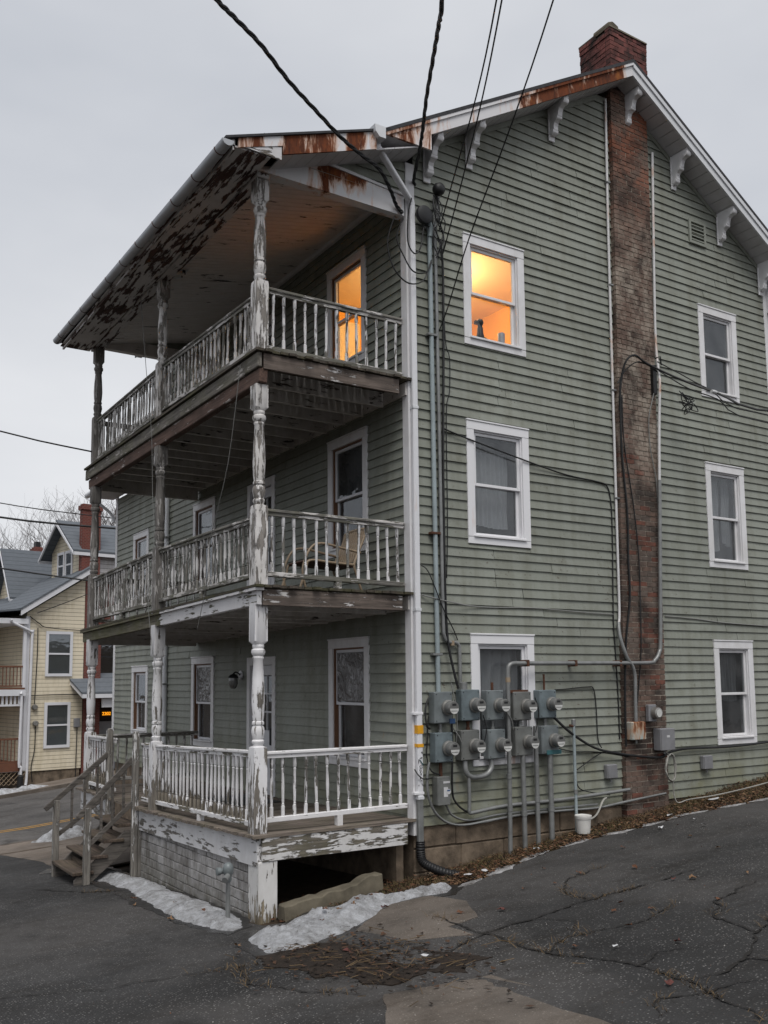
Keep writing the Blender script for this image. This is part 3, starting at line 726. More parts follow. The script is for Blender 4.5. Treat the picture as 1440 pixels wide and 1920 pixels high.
curtain('g', p1[0], p1[1], p1[4]-.1, p1[3], M['curtain_dark'], 'dark curtain behind the lowest gable window right of chimney', .05)
window('f', FW_['f3'], 'lit'); w_, fq = window('f', FW_['f2']); window('f', FW_['f1'], 'film'); window('f', FW_['a1'], 'film'); window('f', FW_['a2']); window('f', FW_['a3'])
window('f', FW_['w1']); w_, wq = window('f', FW_['w2'])
curtain('f', fq[0], fq[1], fq[4]+.08, fq[3], M['curtain_dark'], 'dim curtain in second-floor window behind the porch chair', .03)
curtain('f', wq[0], wq[1], wq[2], wq[3], M['curtain'], 'pale blind in the far upper window beyond the porch', .0, 3)
# ---- doors
def door(r, lit):
    a, b, z0, z1 = r; d = holder('door', (0, (a+b)/2, z0), house); T = M['far_white']
    B = lambda nm, m, *q, **k: lbox(MB(), 'f', *q).build(nm, m, d, **k)
    B('door_casing', M['trim'], a, a+.11, -.02, .036, z0, z1, bevel=.004); B('door_casing', M['trim'], b-.11, b, -.02, .036, z0, z1, bevel=.004)
    B('door_head', M['trim'], a+.111, b-.111, -.02, .038, z1-.13, z1, bevel=.004)
    ia, ib, top = a+.112, b-.112, z1-.132; gz0, gz1 = z0+1.0, top-.16; s_ = MB()
    for q in ((ia, ia+.12, -.07, -.03, z0, top), (ib-.12, ib, -.07, -.03, z0, top), (ia+.12, ib-.12, -.07, -.03, gz1, top), (ia+.12, ib-.12, -.07, -.03, z0, gz0)): lbox(s_, 'f', *q)
    s_.build('door_leaf', T, d, bevel=.003)
    w3 = (ib-ia-.24)/3; h3 = (gz1-gz0)/3
    for i in range(3):
        for j in range(3): B('pane', M['glass'], ia+.12+i*w3+.012, ia+.12+(i+1)*w3-.012, -.052, -.048, gz0+j*h3+.012, gz0+(j+1)*h3-.012)
    mu = MB()
    for i in (1, 2): lbox(mu, 'f', ia+.12+i*w3-.011, ia+.12+i*w3+.011, -.062, -.036, gz0, gz1); lbox(mu, 'f', ia+.12, ib-.12, -.0615, -.0365, gz0+i*h3-.011, gz0+i*h3+.011)
    mu.build('muntin', T, d)
    for i in (0, 1): B('door_panel', T, ia+.14+i*(ib-ia)/2*.86, ia+.10+(i+.84)*(ib-ia)/2, -.03, -.024, z0+.2, z0+.85, bevel=.004)
    B('room_behind', M['orange_wall_and_door_glow'] if lit else M['dark'], ia, ib, -.5, -.48, z0, top)  # lit door: orange board colour stands in for warm light behind the panes
    h = MB(); lbox(h, 'f', a+.16, a+.21, -.03, .03, z0+.78, z0+1.05); h.build('lock', M['black'], d, bevel=.01)
door(FD_['d1'], False); door(FD_['d2'], True); door(FD_['d3'], False)
# ---- trim
MB().prism([(-.03,-.03),(.105,-.03),(.105,-.001),(.002,-.001),(.002,.105),(-.03,.105)], 'Z', -.2, 8.24).build('corner_board', M['trim'], house, bevel=.004)
MB().prism([(HW-.105,-.03),(HW+.03,-.03),(HW+.03,.1),(HW-.002,.1),(HW-.002,-.001),(HW-.105,-.001)], 'Z', -.1, 8.2).build('corner_board', M['trim'], house, bevel=.004)
MB().box(-.03, .001, 11.9, 12.03, -1.3, 5.93).build('corner_board', M['trim'], house, bevel=.004)
# ---- gable vent
vent = holder('gable_vent', (5.66, 0, 8.55), house)
va, vb, vz0, vz1 = 5.45, 5.85, 8.55, 8.95
fr = MB()
for q in ((va, va+.045, -.05, .0, vz0, vz1), (vb-.045, vb, -.05, .0, vz0, vz1), (va+.045, vb-.045, -.05, 0, vz0, vz0+.045), (va+.045, vb-.045, -.05, 0, vz1-.045, vz1)): fr.box(*q)
fr.build('vent_frame', M['siding'], vent, bevel=.004)
MB().box(va+.04, vb-.04, -.002, .02, vz0+.04, vz1-.04).build('vent_dark', M['dark'], vent)
for i in range(5):
    z = vz0+.07+i*.06
    MB().box(va+.045, vb-.045, -.046, -.030, z-.006, z+.012).build('louvre', M['siding'], vent)
# ---- main roof
roof = holder('roof', (AX, 4, AZ), house)
EL, ER = -.60, 8.0
def slab(x0, z0, x1, z1, t, y0, y1): return MB().prism([(x0,z0),(x1,z1),(x1,z1+t),(x0,z0+t)], 'Y', y0, y1)
slab(EL-.05, zb(EL-.05)+.20, AX, AZ+.20, .05, -.43, 8.9).build('roof_slope', M['shingle'], roof)
slab(AX+.001, AZ+.20, ER+.05, zb(ER+.05)+.20, .05, -.43, 8.9).build('roof_slope', M['shingle'], roof)
RF = [(EL,8.257),(.12,8.257),(.12,zb(.12)+.002),(1.75,zb(1.75)),(1.75,zb(1.75)+.198),(EL,zb(EL)+.198)]
MB().prism(RF, 'Y', -.405, -.375).build('rake_fascia', M['rustfascia'], roof)
MB().prism([(1.752,zb(1.752)),(AX,AZ),(AX,AZ+.198),(1.752,zb(1.752)+.198)], 'Y', -.402, -.375).build('rake_fascia', M['rustfascia'], roof)
MB().prism([(AX+.002,AZ),(ER,zb(ER)),(ER,zb(ER)+.198),(AX+.002,AZ+.198)], 'Y', -.404, -.375).build('rake_fascia', M['white_metal'], roof)
MB().prism([(AX,AZ+.12),(AX+.3,AZ-.06),(ER,zb(ER)+.12),(ER,zb(ER)+.199),(AX,AZ+.199)], 'Y', -.425, -.406).build('rake_moulding', M['white_metal'], roof)
MB().prism([(EL,zb(EL)+.155),(AX-.002,AZ+.155),(AX-.002,AZ+.199),(EL,zb(EL)+.199)], 'Y', -.425, -.407).build('rake_moulding', M['rustfascia'], roof)
for side in (0, 1):
    L = 4.45 if side == 0 else 4.1; n = int(L/.15)
    for i in range(n):
        u0, u1 = i*L/n, (i+1)*L/n-.011
        f = (lambda u: (AX-u, zb(AX-u))) if side == 0 else (lambda u: (AX+u, zb(AX+u)))
        (xa, za), (xb_, zb_) = f(u0), f(u1)
        if side == 0 and xb_ < .12: break
        MB().prism([(xa,za),(xb_,zb_),(xb_,zb_+.02),(xa,za+.02)], 'Y', -.374, .0).build('soffit_board', M['soffit'], roof)
MB().box(EL, .0, -.374, 8.6, 8.262, 8.28).build('eave_soffit', M['soffit'], roof)
MB().box(HW, ER, -.374, 8.6, zb(ER)+.01, zb(ER)+.03).build('eave_soffit', M['soffit'], roof)
MB().prism([(HW-.03,zb(HW)-.003),(ER,zb(ER)),(ER,zb(ER)-.25),(HW+.2,zb(ER)-.33),(HW-.03,zb(ER)-.33)], 'Y', -.37, .0).build('eave_return', M['trim'], roof, bevel=.004)
for i, (xa, xb_) in enumerate(((.105, AX-.4), (AX+.62, HW-.1))):
    MB().prism([(xa,zb(xa)-.085),(xb_,zb(xb_)-.085),(xb_,zb(xb_)-.003),(xa,zb(xa)-.003)], 'Y', -.032, -.002).build('frieze_board', M['siding'], roof)
def bracket(x):
    sgn = -1 if x < AX else 1
    b = holder('bracket', (x, -.2, zb(x)-.6), house); t = zb(x)-.004
    pr = [(-.03,0),(-.36,0),(-.365,-.05),(-.35,-.085),(-.30,-.10),(-.255,-.12),(-.235,-.165),(-.225,-.22),(-.19,-.265),(-.15,-.29),(-.135,-.33),(-.14,-.38),(-.125,-.425),(-.09,-.45),(-.06,-.455),(-.03,-.44)]
    n = len(pr); vs = []
    for xx in (x-.04, x+.04): vs += [(xx, p[0], min(t+p[1], zb(xx)-.004) if p[1] < -.01 else zb(xx)-.004) for p in pr]
    MB().add(vs, [tuple(range(n)), tuple(range(n, 2*n))[::-1]]+[(i, (i+1) % n, n+(i+1) % n, n+i) for i in range(n)]).build('scroll', M['trim'], b)
    tt = min(zb(x-.06), zb(x+.06))-.004
    MB().box(x-.055, x+.055, -.052, -.026, t-.52, tt).build('back_plate', M['trim'], b, bevel=.006)
    for (yy, zz, rr) in ((-.318, -.052, .045), (-.095, -.402, .038), (-.19, -.235, .03)):
        ring = [(yy+rr*math.cos(a*math.pi/6), t+zz+rr*math.sin(a*math.pi/6)) for a in range(12)]
        MB().prism(ring, 'X', x-.05, x+.05).build('volute', M['trim'], b, smooth=40)
for x in (.30, 1.0, 2.52, 4.06, 5.12, 6.2, 7.22): bracket(x)
# ---- chimney, brick by brick over a mortar core
chim = MB().hexa([(3.512,-.081,-.6),(4.353,-.081,-.6),(4.353,.4,-.6),(3.512,.4,-.6),(3.513,-.081,0),(4.353,-.081,0),(4.353,.4,0),(3.513,.4,0)]).hexa([(3.513,-.081,0),(4.353,-.081,0),(4.353,.4,0),(3.513,.4,0),(3.715,-.081,9),(4.484,-.081,9),(4.484,.4,9),(3.715,.4,9)]).box(3.715, 4.484, -.081, .4, 9, 10.55).build('chimney', M['mortar_warm'], house)
core2 = MB().box(3.752, 4.552, -.082, .545, 10.5, 11.52).build('stack_core', M['mortar_dark'], house)
bricks = []
def cx0(z): return 3.50+.0225*max(0, min(9, z))
def cx1(z): return 4.365+.0145*max(0, min(9, z))
z = -.55; k = 0
while z < 10.5:
    a, b = cx0(z), cx1(z); n = 4; L = (b-a)/n; x = a; first = True
    edges = [a]+[a+L*(i+(.5 if k % 2 else 1)) for i in range(n)]; edges = [e for e in edges if e < b-.04]+[b]
    for i in range(len(edges)-1):
        e0, e1 = edges[i], edges[i+1]; pr = -.0905+R.uniform(-.004, .004)
        bricks.append((e0+.006, e1-.006, pr, .02, z+.006, z+.068, 'brick_chimney'))
    if k % 2: bricks.append((a-.0, a+.02, -.086+.03, .0, z+.004, z+.068, 'brick_chimney'))
    z += .0745; k += 1
z = 10.52; k = 0
while z < 11.55:
    n = 4; a, b = 3.744, 4.56; L = (b-a)/n
    if z > 11.40: a -= .012; b += .012
    edges = [a]+[a+L*(i+(.5 if k % 2 else 1)) for i in range(n)]; edges = [e for e in edges if e < b-.05]+[b]
    for i in range(len(edges)-1):
        if z > 11.48 and R.random() < .3: continue
        bricks.append((edges[i]+.004, edges[i+1]-.004, -.09+R.uniform(-.006,.006), .0, z+.004, z+.068, 'brick_stack'))
    y = .006; dl = .18 if k % 2 else .105
    while y < .54:
        e = min(y+dl, .55)
        if not (z > 11.48 and R.random() < .3): bricks.append((a+R.uniform(-.006,.006), a+.09, y+.004, e-.004, z+.004, z+.068, 'brick_stack'))
        y = e; dl = .2
    z += .0745; k += 1
MB().box(3.735, 4.57, -.1, .56, 11.55, 11.585).build('chimney_cap', M['stone'], house, jit=.008)
MB().prism([(3.78,11.585),(4.05,11.585),(4.02,11.70),(3.90,11.74),(3.80,11.69)], 'Y', -.02, .3).build('flue_crown', M['stone'], house, bevel=.01)
def bsz(b):
    c_ = Vector(((b[0]+b[1])/2, b[2], b[4])); d = c_-CAMP
    return (b[1]-b[0]+.3*(b[3]-b[2]))/d.length_squared*(1.8 if b[6] == 'brick_stack' else 1)
bricks.sort(key=lambda b: -bsz(b)); cr_ = {}
for i, b in enumerate(bricks):
    if i < 300: MB().box(*b[:6]).build('brick', M[b[6]], chim if b[6] == 'brick_chimney' else core2, jit=.002)
    else: cr_.setdefault(b[6], MB()).box(*b[:6])
for k_, mb in cr_.items(): tag(mb.build('brick_rest', M[k_], chim if k_ == 'brick_chimney' else core2, jit=.002), kind='stuff')
# ---- two-storey wing roof beyond the porch
wr = holder('wing_roof', (2, 10.3, 5.95), house)
slab(-.58, 5.97, 3.5, 7.4, .06, 8.52, 12.4).build('roof_slope', M['shingle'], wr)
MB().box(-.5, 0, 8.52, 12.35, 5.93, 5.95).build('eave_soffit', M['soffit'], wr)
MB().box(-.535, -.5, 8.52, 12.35, 5.93, 6.07).build('eave_fascia', M['trim'], wr)
MB().tube([(-.60,8.6,6.0),(-.60,12.4,5.98)], .065, 10).build('wing_gutter', M['white_metal'], wr, smooth=50)
MB().tube(smoothpath([(-.58,12.1,5.93),(-.45,12.1,5.8),(-.12,12.1,5.55),(-.06,12.07,5.35)]), .035, 8).build('wing_downspout_elbow', M['white_metal'], wr, smooth=50)
# ---- lit corner room on the third floor, seen through two windows
room = MB(); x0, x1, y0, y1, z0, z1 = .13, 3.3, .13, 3.4, 5.5, 7.72
room.box(x0, x1, y1, y1+.03, z0, z1).box(x1, x1+.03, y0, y1, z0, z1).box(x0, x1, y0, y1, z0-.03, z0)
room.build('room_walls', M['orange_wall_and_door_glow'], house)
MB().box(x0, x1, y0, y1, z1, z1+.03).build('room_ceiling', M['cream_wall'], house)
gl = tag(MB().turn([(-.09,.02,0),(-.075,.07,0),(-.03,.115,0),(.02,.12,0),(.06,.09,0),(.075,.05,0)], 16, (1.52, 1.15, 7.6)).build('ceiling_lamp', M['lampglow'], None, smooth=60), 'glowing globe ceiling lamp inside the lit third-floor corner room', 'lamp')
MB().box(.6, 1.35, y1-.03, y1-.002, 5.5, 7.5).build('room_door', M['cream_wall'], house, bevel=.01)
tag(MB().box(1.95, 2.5, y1-.03, y1-.004, 6.6, 7.2).box(1.99, 2.46, y1-.04, y1-.031, 6.64, 7.16).build('picture', M['seat'], None), 'dark framed picture on the orange wall of the lit corner room', 'picture')
tag(MB().box(2.1, 2.9, 2.5, 3.3, 5.5, 6.9).build('wardrobe', M['brown_frame'], None, bevel=.01), 'brown wardrobe standing in the lit corner room', 'wardrobe')
ll = bpy.data.lights.new('room_lamp', 'POINT'); ll.energy = 85; ll.color = (1, .70, .36); ll.shadow_soft_size = .12
lo = bpy.data.objects.new('room_lamp', ll); C.objects.link(lo); lo.location = (1.55, 1.5, 7.3)
cat_o = MB().turn([(0,.055,0),(.04,.06,0),(.10,.045,0),(.17,.04,0),(.20,.03,0),(.215,.035,0),(.25,.05,0),(.285,.04,0),(.30,.015,0)], 12, (1.235, .09, 6.15))
cat_o.bar((1.235,.09,6.395), (1.15,.09,6.39), .045, .045).bar((1.19,.09,6.17), (1.30,.09,6.16), .10, .05)
tag(cat_o.build('figurine', M['black'], None, smooth=50), 'dark figurine standing on the sill inside the lit gable window', 'figurine')
tag(MB().turn([(0,.05,0),(.16,.05,0),(.175,.04,0),(.18,.01,0)], 14, (1.60, .09, 6.15)).build('jar', M['plastic_grey'], None, smooth=40), 'small grey jar on the sill inside the lit gable window', 'jar')
# ------------------------------------------------------------------ the three-storey porch
porch = thing('porch', (-1.05, 3.4, -.9), 'three-tier wooden front porch with turned posts, peeling white paint and sloping roof', 'porch')
PX = -2.0; PY = (.10, 3.38, 6.66)
def d1(y): return -.03*min(y, 3.4)
def d2(y): return 2.70-.02*y
def d3(y): return 5.385
def post_mesh(z0, z1, zr, ztop):
    s = .0775; zt = z1-ztop; H = zt-zr
    P = [(z0,s,1),(zr-.05,s,1),(zr-.012,s*.97,.85),(zr,.055,0),(zr+.02,.060,0),(zr+.035,.070,0),(zr+.055,.070,0),(zr+.07,.056,0),(zr+.09,.062,0),(zr+.15,.074,0),(zr+.20,.068,0),(zr+.225,.055,0),
         (zr+.235,.068,0),(zr+.26,.068,0),(zr+.27,.058,0),(zr+.32,.066,0),(zr+.30+.28*(H-.45),.073,0),(zr+.30+.62*(H-.45),.066,0),(zt-.17,.053,0),(zt-.155,.062,0),(zt-.14,.062,0),(zt-.13,.056,0),(zt-.115,.068,0),
         (zt-.09,.078,0),(zt-.06,.076,0),(zt-.045,.058,0),(zt-.03,.066,0),(zt-.012,.066,0),(zt,.06,.3),(zt+.035,s,1),(z1,s,1)]
    return MB().turn(P, 24, (0,0,0), 'Z')
POSTM = [['post_white','post_white','post_white'], ['post_mid','post_grey','post_grey'], ['post_mid','post_mid','post_grey']]
for fl, (dk, top, zr, zt) in enumerate(((d1, lambda y: 2.51-.02*y, .94, .46), (d2, lambda y: 5.0, .92, .30), (d3, lambda y: 7.48, .86, .30))):
    for j, y in enumerate(PY):
        z0, z1 = dk(y), top(y)
        o = post_mesh(z0, z1, z0+zr, zt).build('post', M[POSTM[fl][j]], porch, smooth=35, origin=(0,0,0))
        o.location += Vector((PX, y, 0)); WL[o.name] = Vector((PX, y, 0))
# ---- railings
def bal_mesh(h, w=.019):
    return MB().turn([(0,w,1),(h*.17,w,1),(h*.185,w*.6,0),(h*.20,w*.9,0),(h*.215,w*.6,0),(h*.24,w*.78,0),(h*.5,w*.95,0),(h*.78,w*.72,0),(h*.795,w*.95,0),(h*.81,w*.6,0),(h*.83,w,1),(h,w,1)], 8, (0,0,0), 'Z', math.pi/8)
def railing(p, q, zt0, zt1, zb0, zb1, n, bm, rm, drop=0.0, legs=True, deckz=None):
    """p,q plan ends; zt/zb top and bottom rail heights at both ends"""
    p, q = Vector(p), Vector(q); mid = (p+q)/2; rl = holder('railing', (mid.x, mid.y, min(zb0, zb1)), porch)
    A = lambda t, z: (p.x+(q.x-p.x)*t, p.y+(q.y-p.y)*t, z)
    zt = lambda t: zt0+(zt1-zt0)*t
    zbm = lambda t: zb0+(zb1-zb0)*t
    MB().bar(A(0,zt0-.018), A(1,zt1-.018), .088, .036).build('top_rail', M[rm], rl, bevel=.008)
    MB().bar(A(0,zt0-.055), A(1,zt1-.055), .052, .038).build('sub_rail', M[rm], rl)
    MB().bar(A(0,zb0+.03), A(1,zb1+.03), .062, .056).build('bottom_rail', M[rm], rl, bevel=.006)
    h = zt(.5)-.075-(zbm(.5)+.058); first = None
    for i in range(n):
        t = (i+.6)/(n+.2)
        if drop and R.random() < drop: continue
        z = zbm(t)+.055; loc = A(t, z)
        if first is None: first = bal_mesh(h+.012).build('baluster', M[bm], rl, smooth=40, origin=(0,0,0)); first.location += Vector(loc); WL[first.name] = Vector(loc); c_ = first
        else: c_ = copy_part(first, loc, rl)
        hh = zt(t)-.07-z; c_.scale = (R.uniform(.92,1.08), R.uniform(.92,1.08), hh/(h+.012))
        c_.rotation_euler = (R.gauss(0,.012), R.gauss(0,.012), R.gauss(0,.08))
    if deckz is not None:
        t = .5; a = A(t, 0); zz = deckz(a[1])
        if zbm(t)-zz > .03: MB().box(a[0]-.035, a[0]+.035, a[1]-.035, a[1]+.035, zz, zbm(t)+.004).build('rail_block', M[rm], rl)
    return rl
g_ = .08
railing((PX,PY[0]+g_), (PX,PY[1]-g_), .885, .79, .055, -.02, 24, 'bal_white', 'rail_white_y', 0, True, d1)
railing((PX,PY[1]+g_), (PX,3.92), .79, .785, -.025, -.03, 4, 'bal_white', 'rail_white_y', 0)
railing((PX,5.27), (PX,PY[2]-g_), .79, .78, -.03, -.03, 9, 'bal_white', 'rail_white_y', 0)
railing((PX+g_,PY[0]), (-.045,PY[0]), .872, .868, .10, .115, 13, 'bal_front', 'rail_white_x', 0, True, d1)
railing((PX,PY[0]+g_), (PX,PY[1]-g_), 3.50, 3.52, 2.80, 2.755, 24, 'bal_grey', 'rail_grey_y', .02, True, d2)
railing((PX,PY[1]+g_), (PX,PY[2]-g_), 3.51, 3.43, 2.735, 2.70, 24, 'bal_grey', 'rail_grey_y', .02, True, d2)
railing((PX+g_,PY[0]), (-.045,PY[0]), 3.58, 3.575, 2.81, 2.775, 13, 'bal_front', 'rail_grey_x', 0, True, d2)
railing((PX,PY[0]+g_), (PX,PY[1]-g_), 6.11, 6.20, 5.44, 5.50, 24, 'bal_grey', 'rail_grey_y', .06)
railing((PX,PY[1]+g_), (PX,PY[2]-g_), 6.20, 6.18, 5.48, 5.46, 24, 'bal_grey', 'rail_grey_y', .1)
railing((PX+g_,PY[0]), (-.045,PY[0]), 6.185, 6.19, 5.43, 5.43, 13, 'bal_front', 'rail_grey_x', 0)
for z, dk in ((.78, -.1), (3.44, 2.57), (6.18, 5.40)):
    railing((PX+g_,PY[2]), (-.1,PY[2]), z, z, dk+.1, dk+.1, 12, 'bal_grey', 'rail_grey_x', 0)
# ---- decks
deck = holder('deck', (-1.05, 3.4, -.04), porch); y = -.06
while y < 6.95:
    z = d1(y); ov = -2.13+R.uniform(-.02, .015)
    MB().box(ov, -.01, y+.005, y+.098, z-.032+R.uniform(-.003,.003), z+R.uniform(-.005,.004)).build('plank', M['deck'], deck, jit=.003); y += .105
for fl, dk in ((2, d2), (3, d3)):
    deck = holder('deck', (-1.05, 3.4, dk(3.4)), porch); x = -2.12
    while x < -.06:
        xe = x+.094; ya, yb = -.075+R.uniform(-.03, .02), 7.0+R.uniform(-.02, .02)
        dz = R.uniform(-.003, .003)
        MB().hexa([(x,ya,dk(ya)-.03+dz),(xe,ya,dk(ya)-.03+dz),(xe,yb,dk(yb)-.03+dz),(x,yb,dk(yb)-.03+dz),(x,ya,dk(ya)+dz),(xe,ya,dk(ya)+dz),(xe,yb,dk(yb)+dz),(x,yb,dk(yb)+dz)]).build('plank', M['deck_y'], deck, jit=.002)
        x += .103
    zt = dk(0)-.034; i = 0; yy = .55
    while yy < 6.9:
        zt = dk(yy)-.034; MB().box(-1.95, -.03, yy-.024, yy+.024, zt-.19, zt).build('joist', M['joist'], porch, jit=.004); yy += .5
    zt = dk(3.4)-.04
    MB().bar((-.028,-.0,dk(0)-.125), (-.028,6.95,dk(6.95)-.125), .045, .16).build('ledger', M['joist'], porch)
# rim boards and beams
MB().bar((-2.03,-.0,-.185), (-2.03,3.95,-.185-.095), .045, .30).build('rim_board', M['rim_white_y'], porch, jit=.002)
MB().bar((-2.03,5.2,-.30), (-2.03,6.95,-.30), .045, .30).build('rim_board', M['rim_white_y'], porch, jit=.002)
MB().box(-2.005, -.125, -.045, -.002, -.285, -.034).build('rim_board', M['rim_white_x'], porch, bevel=.004, jit=.003)
MB().box(-2.01, -.16, -.04, .004, 2.475, 2.655).build('rim_board', M['rim_brown_x'], porch, bevel=.004, jit=.003)
MB().box(-2.01, -.17, -.04, .004, 5.165, 5.345).build('rim_board', M['rim_brown_x'], porch, bevel=.004, jit=.003)
MB().bar((-2.045,-.03,2.575), (-2.045,7.0,2.575-.14), .05, .19).build('beam', M['beam_y2'], porch, bevel=.006, jit=.003)
MB().bar((-2.06,-.06,2.655), (-2.06,7.02,2.655-.14), .11, .03).build('beam_cap', M['beam_y2'], porch)
MB().bar((-2.06,-.04,5.265), (-2.06,7.03,5.265), .05, .17).build('beam', M['beam_y3'], porch, bevel=.008, jit=.004)
MB().bar((-2.0,-.02,5.09), (-2.0,6.95,5.09), .10, .17).build('beam', M['beam_red'], porch, bevel=.01, jit=.006)
MB().box(-2.02, -.05, 6.9, 6.95, 5.0, 5.34).build('rim_board', M['joist'], porch)
MB().box(-2.02, -.05, 6.9, 6.95, 2.3, 2.52).build('rim_board', M['joist'], porch)
# ---- roof of the porch
proof = holder('porch_roof', (-1.5, 3.3, 7.6), porch)
def pz(x): return 7.778+.365*(x+1.959)
slab(-2.66, pz(-2.66)+.0, -.52, pz(-.52), .028, -.43, 6.95).build('roof_slope', M['shingle'], proof)
MB().prism([(-1.955,pz(-1.955)-.222),(-.70,pz(-.70)-.222),(-.70,pz(-.70)-.002),(-1.955,pz(-1.955)-.002)], 'Y', -.405, -.38).build('rake_fascia', M['rustfascia'], proof)
MB().prism([(-1.972,7.487),(-1.972,pz(-1.972)-.125),(-2.42,pz(-2.42)-.1),(-2.42,7.50)], 'Y', -.402, -.38).build('rake_fascia', M['pork'], proof)
MB().prism([(-1.958,pz(-1.958)-.122),(-1.958,pz(-1.958)-.002),(-2.5,pz(-2.5)-.002),(-2.5,pz(-2.5)-.11)], 'Y', -.41, -.38).build('rake_fascia', M['rustfascia'], proof)
x = -1.95
while x < -.05:
    xe = min(x+.148, -.03); z0, z1 = min(pz(x)-.222, 8.25), min(pz(xe)-.222, 8.25)
    MB().prism([(x,z0),(xe,z1),(xe,z1+.018),(x,z0+.018)], 'Y', -.379, .0).build('soffit_board', M['soffit'], proof); x += .153
MB().box(-2.60, -2.10, -.38, 6.9, 7.478, 7.498).build('eave_soffit', M['soffit_brown'], proof)
MB().box(-2.56, -2.53, -.38, 6.93, 7.44, 7.56).build('eave_fascia', M['soffit_brown'], proof)
MB().box(-2.09, -1.93, .0, 6.85, 7.46, 7.60).build('head_beam', M['soffit_brown'], proof, bevel=.005)
MB().box(-2.1, -.05, 6.7, 6.82, 7.52, 7.74).build('end_beam', M['ceiling'], proof)
MB().prism([(-2.12,7.60),(-.05,7.7),(-.05,8.15),(-.5,8.15),(-2.12,7.62)], 'Y', 6.72, 6.80).build('end_gable', M['siding'], proof)
y = .12
while y < 6.7:
    ye = min(y+.102, 6.7)
    MB().hexa([(-1.94,y,7.585),(-.03,y,7.965),(-.03,ye,7.965),(-1.94,ye,7.585),(-1.94,y,7.60),(-.03,y,7.98),(-.03,ye,7.98),(-1.94,ye,7.60)]).build('ceiling_board', M['ceiling'], proof); y += .112
MB().box(-1.95, -.02, .1, 6.72, 8.06, 8.08).build('ceiling_backing', M['dark'], proof)
MB().bar((-.05,.12,7.93), (-.05,6.7,7.93), .05, .06).build('ceiling_moulding', M['trim'], proof)
FRZ = MB().prism([(-2.08,7.52),(-.055,7.505),(-.055,7.765),(-1.27,7.86),(-1.60,7.715+.0),(-2.08,7.56)], 'Y', -.028, .11).build('frieze', M['rustfrieze'], proof)
MB().prism([(-.055,7.767),(-1.27,7.862),(-1.36,7.83),(-1.36,7.86),(-1.27,7.90),(-.055,7.80)], 'Y', -.045, .0).build('frieze_moulding', M['trim'], proof)
zz = 7.74
while zz < 8.2:
    a = max(-1.959+(zz+CO-7.778+.222)/.365, -1.7); a0 = max(-1.959+(zz-7.778+.222)/.365, -1.7)
    if a < -.06: MB().add(lapped((a0+.02,-.035), zz, zz+CO, 'g', min(a+.02, -.05)), HF).build('clapboard', M['siding'], proof)
    zz += CO
MB().prism([(-1.7,7.7),(-.03,7.7),(-.03,8.25),(-.35,8.2)], 'Y', .005, .02).build('gable_sheathing', M['sheath'], proof)
# ---- block skirt and corner pier
skirt = MB().box(-2.0, -1.9, .26, 3.9, -1.5, -.34).build('skirt_wall', M['mortar'], porch)
for r in range(8):
    zt = -.345-r*.108; y = .262+(.15 if r % 2 else 0)
    if r % 2: MB().box(-2.022, -1.95, .262, .405, zt-.104, zt).build('concrete_block', M['block'], skirt, bevel=.006, jit=.002)
    while y < 3.88:
        e = min(y+.305, 3.895)
        if zt > g(-2, y)-.05: MB().box(-2.022+R.uniform(-.004,.004), -1.95, y+.006, e-.005, zt-.100, zt).build('concrete_block', M['block'], skirt, bevel=.006, jit=.002)
        y += .308
MB().box(-2.045, -1.82, -.03, .19, -1.15, -.287).build('corner_pier', M['pier'], porch, bevel=.008)
MB().box(-2.04, -1.99, .193, .25, -1.15, -.34).build('pier_batten', M['pier'], porch, bevel=.004)
MB().box(-2.06, -1.98, 3.9, 4.0, -1.5, -.31).build('skirt_post', M['newel'], porch, bevel=.006)
MB().box(-.2, -.1, .1, 6.8, -1.2, -.1).build('crawlspace_back', M['foundation'], porch)
# ---- steps
steps = holder('steps', (-2.5, 4.6, -1.2), porch); SY0, SY1 = 4.06, 5.16
TR = [(-2.32,-.35), (-2.51,-.55), (-2.73,-.75), (-2.93,-.95)]
for xf, z in TR:
    MB().box(xf, xf+.29, SY0-.03, SY1+.03, z-.045, z).build('tread', M['stairwood'], steps, bevel=.008, jit=.003)
for yy in (SY0+.02, SY1-.02):
    MB().prism([(-2.06,-.45),(-2.20,-.45),(-2.90,-1.06),(-2.90,-1.22),(-2.80,-1.22),(-2.06,-.62)], 'Y', yy-.02, yy+.02).build('stringer', M['stairrail'], steps, bevel=.004)
for i, (xf, z) in enumerate(TR[1:]):
    MB().box(xf+.265, xf+.288, SY0+.045, SY1-.045, z+.002, z+.06).build('riser', M['stairwood'], steps)
for yy, b in ((3.955, 0), (5.22, 1)):
    MB().turn([(-1.35 if not b else -.4,.046,1),(.90,.046,1),(.935,.036,.8),(.95,.012,.2)], 12, (-2.1, yy, 0)).build('newel_post', M['newel'], steps, smooth=35)
NB = ((-2.75, 4.0), (-2.88, 5.2))
for xx, yy in NB:
    MB().box(xx-.043, xx+.043, yy-.043, yy+.043, g(xx,yy)-.05, -.08).build('newel_post', M['newel'], steps, bevel=.006, jit=.002)
for (xx, yy), yt in zip(NB, (3.99, 5.2)):
    e = Vector((xx, yy, -.07)); t = Vector((-2.13, yt, .56)); d = (e-t)
    MB().bar(t, e+d*.22, .045, .075).build('rail_bar', M['stairrail'], steps, bevel=.006)
    lo_ = Vector((0,0,-.62)); MB().bar(t+lo_, e+lo_+Vector((0,0,.08)), .04, .06).build('rail_bar', M['stairrail'], steps, bevel=.004)
    for k in (.2, .45, .7):
        a = t.lerp(e, k); MB().box(a.x-.016, a.x+.016, a.y-.016, a.y+.016, a.z-.63, a.z-.03).build('picket', M['stairrail'], steps)
